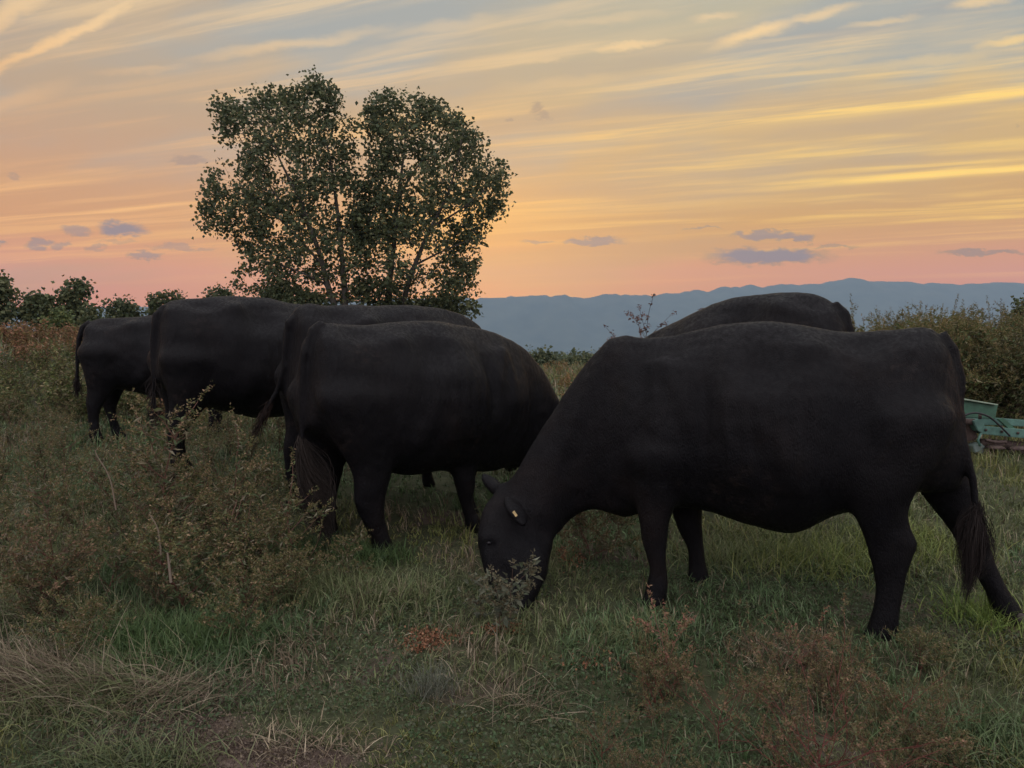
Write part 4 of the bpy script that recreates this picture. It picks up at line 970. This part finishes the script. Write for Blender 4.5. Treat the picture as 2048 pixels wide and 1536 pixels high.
# ------------------------------------------------------------------ grass, near to far
def blades(A, x, y, h, w, bend, az, cols, seed, nseg=3, lean=None):
    rng = np.random.RandomState(seed); n = len(x); z = ground_z(x, y) - .012
    t = np.linspace(0, 1, nseg + 1)[None]
    phi = (lean if lean is not None else rng.normal(.2, .18, n))[:, None] + bend[:, None] * t     # angle from upright
    ds = (h / nseg)[:, None]
    hx = np.concatenate([np.zeros((n, 1)), np.cumsum(np.sin(phi[:, :-1]) * ds, 1)], 1); hz = np.concatenate([np.zeros((n, 1)), np.cumsum(np.cos(phi[:, :-1]) * ds, 1)], 1)
    hz = np.maximum(hz, .01 * t)
    px = x[:, None] + hx * np.cos(az)[:, None]; py = y[:, None] + hx * np.sin(az)[:, None]; pz = z[:, None] + hz
    P = np.stack([px, py, pz], 2)
    wa = az + math.pi / 2 + rng.normal(0, .5, n); wv = np.stack([np.cos(wa), np.sin(wa), rng.normal(0, .3, n)], 1)[:, None] * (w[:, None] * (1 - t ** 1.6 * .92))[:, :, None] * .5
    V = np.stack([P - wv, P + wv], 2).reshape(-1, 3); k = nseg + 1
    b = (np.arange(n) * 2 * k)[:, None] + 2 * np.arange(nseg)[None]
    Fq = np.stack([b, b + 1, b + 3, b + 2], 2).reshape(-1, 4)
    A.add(V, [Fq], np.repeat(cols, 2 * k, 0))
G1 = np.array([(.098, .122, .047), (.125, .140, .058), (.080, .105, .042), (.155, .160, .082), (.108, .130, .055)])
STRAW = np.array([(.22, .18, .115), (.17, .135, .085), (.30, .25, .17), (.13, .095, .062)])
def near_cow(x, y):
    o = np.zeros(len(x))
    for P0, h in [((-1.2, 4.35), 40), ((-1.53, 5.1), 40), ((2.08, 3.45), 163.6), ((2.14, 4.7), 145)]:
        h = rad(h); a, b = x - P0[0], y - P0[1]; s_ = a * math.cos(h) + b * math.sin(h); l = -a * math.sin(h) + b * math.cos(h)
        o = np.maximum(o, sstep(.6, .25, np.abs(l)) * sstep(-.6, -.1, s_) * sstep(2.3, 1.7, s_))
    return o
def grass_zone(y0, y1, dens, hh, ww, seed, nseg, xl=.80, pad=.7):
    rng = np.random.RandomState(seed); n = int((y1 - y0) * ((y0 + y1) / 2 * xl + pad) * 2 * dens)
    y = rng.uniform(y0, y1, n); x = rng.uniform(-1, 1, n) * (y * xl + pad)
    # clumps: pull each blade towards a tuft centre
    cell = hh * .9; cxn = np.floor(x / cell); cyn = np.floor(y / cell)
    jx = vnoise(cxn * 3.7, cyn * 5.1, 1.0, 5); jy = vnoise(cxn * 4.3 + 9, cyn * 3.3, 1.0, 6)
    pull = rng.uniform(.0, .75, n); x = x + (((cxn + jx) * cell) - x) * pull; y = y + (((cyn + jy) * cell) - y) * pull
    bare = (vnoise(x, y, .55, 21) * .7 + vnoise(x, y, .18, 22) * .3); spar = (y < 2.9) & (x < .1) & (bare > .56)
    soil_ = np.zeros(n, bool)
    for bx, by, rx, ry in BARE: soil_ |= ((x - bx) / rx) ** 2 + ((y - by) / ry) ** 2 + (vnoise(x, y, .12, 91) - .5) * 1.6 < 1
    keep = ~((spar | soil_) & (rng.rand(n) < .93)); keep &= rng.rand(n) < .35 + 1.0 * vnoise(x, y, .30, 23)
    x, y = x[keep], y[keep]; n = len(x)
    tall = vnoise(x, y, .5, 24); dry = vnoise(x, y, .7, 25) * .6 + vnoise(x, y, .22, 26) * .4; blue = vnoise(x, y, .9, 27)
    h = hh * (.45 + .9 * tall) * rng.uniform(.5, 1.35, n) * (1 - .35 * near_cow(x, y)); w = ww * rng.uniform(.6, 1.4, n)
    bend = rng.gamma(2.2, .85, n); flow = vnoise(x, y, .8, 28) * 9
    az = np.where(rng.rand(n) < .35, flow + rng.normal(0, .8, n), rng.rand(n) * 6.283)
    c = G1[rng.randint(len(G1), size=n)] * rng.uniform(.6, 1.35, (n, 1))
    c = c * (.62 + .76 * (vnoise(x, y, .24, 81) * .6 + vnoise(x, y, .09, 82) * .4))[:, None]
    c = c * np.where((blue > .62)[:, None], np.array([.72, .95, .95]), 1) * np.where((blue < .36)[:, None], np.array([1.2, 1.1, .85]), 1)
    ds = rng.rand(n) < (.10 + .65 * sstep(.52, .72, dry)); c[ds] = STRAW[rng.randint(4, size=ds.sum())] * rng.uniform(.5, 1.15, (ds.sum(), 1))
    A = Acc(); blades(A, x, y, h, w, bend, az, c, seed + 1, nseg); return A
zones = [(1.75, 2.9, 6500, .090, .0042, 301, 4), (2.9, 4.4, 4300, .11, .0055, 302, 4), (4.4, 7.0, 1700, .13, .0078, 303, 3), (7.0, 12.0, 520, .19, .0125, 304, 2), (12.0, 30.0, 70, .32, .032, 305, 2)]
TOT = Acc()
for z in zones:
    V, Fs_, Cc = grass_zone(*z).arrays(); TOT.add(V, Fs_, Cc)
# special tufts
def tuft_blades(cx, cy, n, rx, ry, h, w, cols, seed, lean=.4, bend=1.2, az=None, azs=.8):
    rng = np.random.RandomState(seed); x = cx + rng.normal(0, rx, n); y = cy + rng.normal(0, ry, n)
    a = rng.rand(n) * 6.283 if az is None else rng.normal(az, azs, n)
    c = cols[rng.randint(len(cols), size=n)] * rng.uniform(.6, 1.3, (n, 1))
    blades(TOT, x, y, h * rng.uniform(.5, 1.2, n), w * rng.uniform(.6, 1.3, n), rng.gamma(3, bend / 3, n), a, c, seed + 1, 4, rng.normal(lean, .2, n))
LUSH = np.array([(.060, .105, .035), (.070, .118, .038), (.050, .088, .032), (.09, .13, .048)])
def pt(px, py):
    d = ray(px, py); t = 3.0
    for _ in range(30):
        q = CAM + d * t; t += (q[2] - ground_z(q[0], q[1])) / -d[2] * .9
    return CAM + d * t
for (px, py, n, rx, ry, h, w, cols, lean, bend, az) in [
        (350, 1290, 2600, .20, .10, .17, .0055, LUSH, .4, 1.4, None), (250, 1330, 1200, .16, .07, .14, .005, LUSH, .5, 1.3, None), (450, 1300, 900, .12, .08, .13, .005, LUSH, .4, 1.3, None),
        (640, 1110, 1500, .16, .10, .14, .005, LUSH * .9, .3, 1.2, None), (760, 1120, 600, .10, .08, .13, .005, LUSH, .3, 1.2, None),
        (60, 1370, 1400, .18, .08, .30, .0042, STRAW * .8, .9, 1.1, 3.0), (190, 1380, 1500, .20, .09, .26, .0040, np.concatenate([STRAW * .8, G1]), .9, 1.1, 3.3),
        (70, 1230, 800, .18, .08, .24, .004, np.concatenate([STRAW * .6, G1]), .8, 1.0, 3.1), (300, 1400, 500, .12, .06, .22, .004, STRAW * .8, 1.0, .8, .2),
        (860, 1390, 320, .05, .04, .16, .0022, np.array([(.12, .125, .095), (.09, .10, .07)]), .5, .5, None), (250, 1530, 500, .18, .05, .18, .004, G1 * .9, .7, 1.4, None),
        (1830, 1100, 1500, .22, .16, .17, .005, G1 * np.array([1.45, 1.5, .95]), .4, 1.3, None), (1480, 1120, 1500, .25, .14, .17, .005, G1 * 1.2, .4, 1.3, None),
        (1650, 1130, 1300, .25, .15, .18, .005, G1 * np.array([1.4, 1.45, .95]), .4, 1.3, None), (1560, 1080, 1200, .25, .15, .18, .005, G1 * 1.15, .4, 1.3, None),
        (1960, 1240, 600, .10, .10, .15, .005, G1 * np.array([1.2, 1.45, .8]), .4, 1.2, None), (700, 1190, 2200, .35, .12, .15, .0045, G1 * 1.1, .4, 1.3, None),
        (560, 1180, 1500, .25, .10, .15, .0045, G1, .4, 1.3, None), (600, 1490, 260, .12, .05, .12, .0045, STRAW * 1.2, 1.1, .6, None), (240, 1430, 200, .12, .05, .14, .004, STRAW, 1.1, .6, None),
        (1030, 1410, 160, .12, .06, .20, .0035, STRAW * .9, 1.0, .8, None), (1260, 1270, 700, .15, .10, .12, .0045, G1 * 1.1, .5, 1.2, None), (1930, 1480, 900, .2, .1, .15, .005, G1 * np.array([.9, 1.1, 1.1]), .4, 1.3, None)]:
    q = pt(px, py); tuft_blades(q[0], q[1], n, rx, ry, h, w, cols, int(px + py), lean, bend, az)
# broad little clover-like leaves in the shaded turf
rng = np.random.RandomState(55); n = 60000; y = rng.uniform(1.75, 4.2, n); x = rng.uniform(-1, 1, n) * (y * .8 + .5)
k = vnoise(x, y, .45, 71) > .45; x, y = x[k], y[k]; z = ground_z(x, y) + rng.uniform(.004, .035, len(x))
leaves(TOT, np.stack([x, y, z], 1), .014, rng, np.array([(.045, .075, .030), (.055, .085, .036), (.07, .08, .045)]), -.1, .9)
# crumbs and litter on the trampled earth
for bx, by, rx, ry in BARE:
    n = int(26000 * rx * ry / .026 * .14); x = bx + rng.normal(0, rx * .6, n); y = by + rng.normal(0, ry * .7, n)
    leaves(TOT, np.stack([x, y, ground_z(x, y) + rng.uniform(.0, .014, n)], 1), .0075, rng, np.array([(.10, .075, .055), (.12, .092, .072), (.075, .055, .042), (.17, .135, .09)]), .0, 1.1)
# fallen bits of straw
n = 9000; y = rng.uniform(1.75, 4.6, n); x = rng.uniform(-1, 1, n) * (y * .8 + .5)
blades(TOT, x, y, rng.uniform(.03, .14, n), rng.uniform(.0015, .0035, n), rng.uniform(0, .5, n), rng.rand(n) * 6.283, STRAW[rng.randint(4, size=n)] * rng.uniform(.5, 1.1, (n, 1)), 57, 2, rng.normal(1.4, .15, n))
tag(TOT.build('grass', M_leaf), kind='stuff')

# pale bent stalks standing out of the weeds
def stalk(pts, D, label, r=.004, col=(.14, .11, .078)):
    base = at(pts[-1][0], pts[-1][1], D); root = empty('dead_stalk', tuple(base)); tag(root, label, 'stalk')
    p = smooth_path([at(a, b, D) - base for a, b in pts], 5); A = Acc()
    seg_tubes(A, [(p[i], p[i + 1], r * (.6 + .5 * i / len(p)), r * (.6 + .5 * (i + 1) / len(p))) for i in range(len(p) - 1)], col, 6)
    A.build('stem', M_stem, root)
stalk([(190, 900), (196, 915), (212, 940), (222, 965), (226, 985), (232, 1020)], 3.95, 'pale bent dead stalk standing highest in the left weeds')
stalk([(300, 1030), (312, 1050), (318, 1070), (322, 1110)], 3.5, 'short pale knobbed stalk in the middle of the left weeds')
stalk([(335, 1105), (338, 1130), (342, 1165)], 3.3, 'short thick pale stub low in the left weeds', .006, (.15, .12, .09))
px_plant('spike', 1362, 1290, 2.85, .6, 1.0, 'pinkish seed spike standing by the near front hoof of the right-hand cow')
px_plant('spike', 1600, 1250, 2.95, 2.6, .75, 'short pinkish seed spike between the hooves of the right-hand cow')
stalk([(993, 1235), (994, 1260), (993, 1300), (993, 1335)], 3.05, 'straight pale stalk below the grazing muzzle', .0022, (.16, .14, .10))

# ------------------------------------------------------------------ spilled feed
rng = np.random.RandomState(8); A = Acc()
for px, py, n, rx, ry in [(850, 1285, 700, .045, .055), (1005, 1262, 350, .05, .03), (1140, 1115, 500, .04, .09), (880, 1275, 120, .09, .05), (1190, 1330, 160, .10, .07)]:
    q = pt(px, py); x = q[0] + rng.normal(0, rx, n); y = q[1] + rng.normal(0, ry, n); z = ground_z(x, y) + rng.uniform(.004, .030, n)
    leaves(A, np.stack([x, y, z], 1), .013, rng, np.array([(.22, .10, .05), (.17, .075, .04), (.26, .14, .08)]), 0, 1.0)
tag(A.build('spilled_feed', M_leaf), kind='stuff')

# ------------------------------------------------------------------ green farm implement behind the right-hand cow
M_green = plain('green_paint', (.028, .085, .050), .5, .4, 0, 14, .35)
M_turq = plain('faded_green_paint', (.055, .125, .098), .6, .4, 0, 16, .35)
M_rust = plain('rusty_steel', (.06, .042, .035), .8, .3, .3, 30, .5, .4)
ID = 7.0
def prism(name, outline, D, th, mat, parent, org, bev=.006):
    """a plate or beam: outline given where the photograph shows it, at its own distance, with real thickness"""
    bm = bmesh.new(); f0 = [bm.verts.new(at(a, b, D) - org) for a, b in outline]
    fc = bm.faces.new(f0); r = bmesh.ops.extrude_face_region(bm, geom=[fc])
    for e in r['geom']:
        if isinstance(e, bmesh.types.BMVert): e.co.y += th
    bmesh.ops.recalc_face_normals(bm, faces=bm.faces); bmesh.ops.bevel(bm, geom=bm.edges[:], offset=bev, segments=2, affect='EDGES')
    me = bpy.data.meshes.new(name); bm.to_mesh(me); bm.free(); me.materials.append(mat)
    o = bpy.data.objects.new(name, me); COL.objects.link(o); o.parent = parent; return o
def rod(name, pts, radii, mat, parent, M=14):
    bm = bmesh.new(); tube(bm, pts, radii, M); bmesh.ops.recalc_face_normals(bm, faces=bm.faces)
    me = bpy.data.meshes.new(name); bm.to_mesh(me); bm.free(); me.materials.append(mat)
    me.polygons.foreach_set('use_smooth', np.ones(len(me.polygons), bool))
    o = bpy.data.objects.new(name, me); COL.objects.link(o); o.parent = parent; return o
ib = at(1990, 905, ID); ib[2] = ground_z(ib[0], ib[1])
imp = empty('farm_implement', tuple(ib)); tag(imp, 'green painted farm implement parked at the weeds behind the right-hand cow', 'farm implement')
prism('guard_panel', [(1880, 794), (1926, 799), (1996, 811), (1991, 838), (1926, 834), (1880, 830)], ID + .15, .03, M_green, imp, ib, .004)
prism('panel_lip', [(1880, 790), (1926, 796.5), (1997, 808.5), (1997, 811), (1926, 799.5), (1880, 793.5)], ID + .10, .12, plain('pale_green_edge', (.22, .28, .20), .5, .4), imp, ib, .003)
prism('tool_beam', [(1958, 852), (2030, 858), (2120, 866), (2120, 882), (2030, 875), (1962, 868)], ID, .10, M_turq, imp, ib)
prism('upper_beam', [(1905, 834), (1960, 834), (2120, 846), (2120, 856), (2000, 851), (1955, 850), (1905, 846)], ID + .16, .10, M_turq, imp, ib)
prism('brace', [(1996, 838), (2008, 836), (2032, 858), (2020, 860)], ID + .08, .03, M_green, imp, ib, .004)
prism('mount_bracket', [(1946, 842), (1962, 838), (1970, 850), (1964, 866), (1956, 862)], ID - .05, .10, M_turq, imp, ib)
prism('gearbox', [(1900, 846), (1940, 848), (1956, 866), (1958, 878), (1938, 884), (1900, 882)], ID + .05, .22, M_rust, imp, ib, .015)
prism('skid_shoe', [(1946, 892), (1962, 886), (1972, 894), (1966, 908), (1950, 906)], ID, .12, plain('grey_green_metal', (.12, .16, .14), .6, .4), imp, ib)
rod('drive_shaft', [at(1900, 842, ID) - ib, at(1950, 844, ID) - ib], [.03, .03], M_rust, imp)
rod('linkage_rod', [at(1962, 866, ID - .03) - ib, at(1956, 880, ID - .03) - ib, at(1960, 892, ID - .03) - ib], [.012, .010, .012], M_turq, imp)
rod('bolt', [at(1960, 838, ID - .03) - ib, at(1960, 829, ID - .03) - ib], [.016, .016], M_rust, imp, 6)
rod('cutter_bar', [at(1960, 886, ID + .1) - ib, at(2120, 898, ID + .1) - ib], [.045, .045], M_rust, imp)
for i, px in enumerate((1990, 2035, 2080)):
    rod('cutting_disc', [at(px, 896 + i * 2, ID - .05) - ib, at(px, 891 + i * 2, ID - .05) - ib], [.09, .05], M_rust, imp, 18)

rod('hydraulic_hose', smooth_path([at(1915, 838, ID - .06) - ib, at(1945, 826, ID - .08) - ib, at(1975, 832, ID - .08) - ib, at(1998, 850, ID - .06) - ib, at(2020, 872, ID - .04) - ib], 5), [.009] * 21, plain('black_rubber', (.012, .012, .013), .6, .3), imp, 8)
rod('tension_spring', smooth_path([at(1972, 880, ID - .06) - ib, at(1990, 884, ID - .06) - ib, at(2012, 884, ID - .06) - ib], 4), [.018, .012] * 4 + [.018], M_rust, imp, 8)
for i, px in enumerate((1972, 2004, 2036)):
    rod('bolt', [at(px, 860 + i * 3, ID - .012) - ib, at(px, 860 + i * 3, ID + .01) - ib], [.014, .014], M_rust, imp, 6)
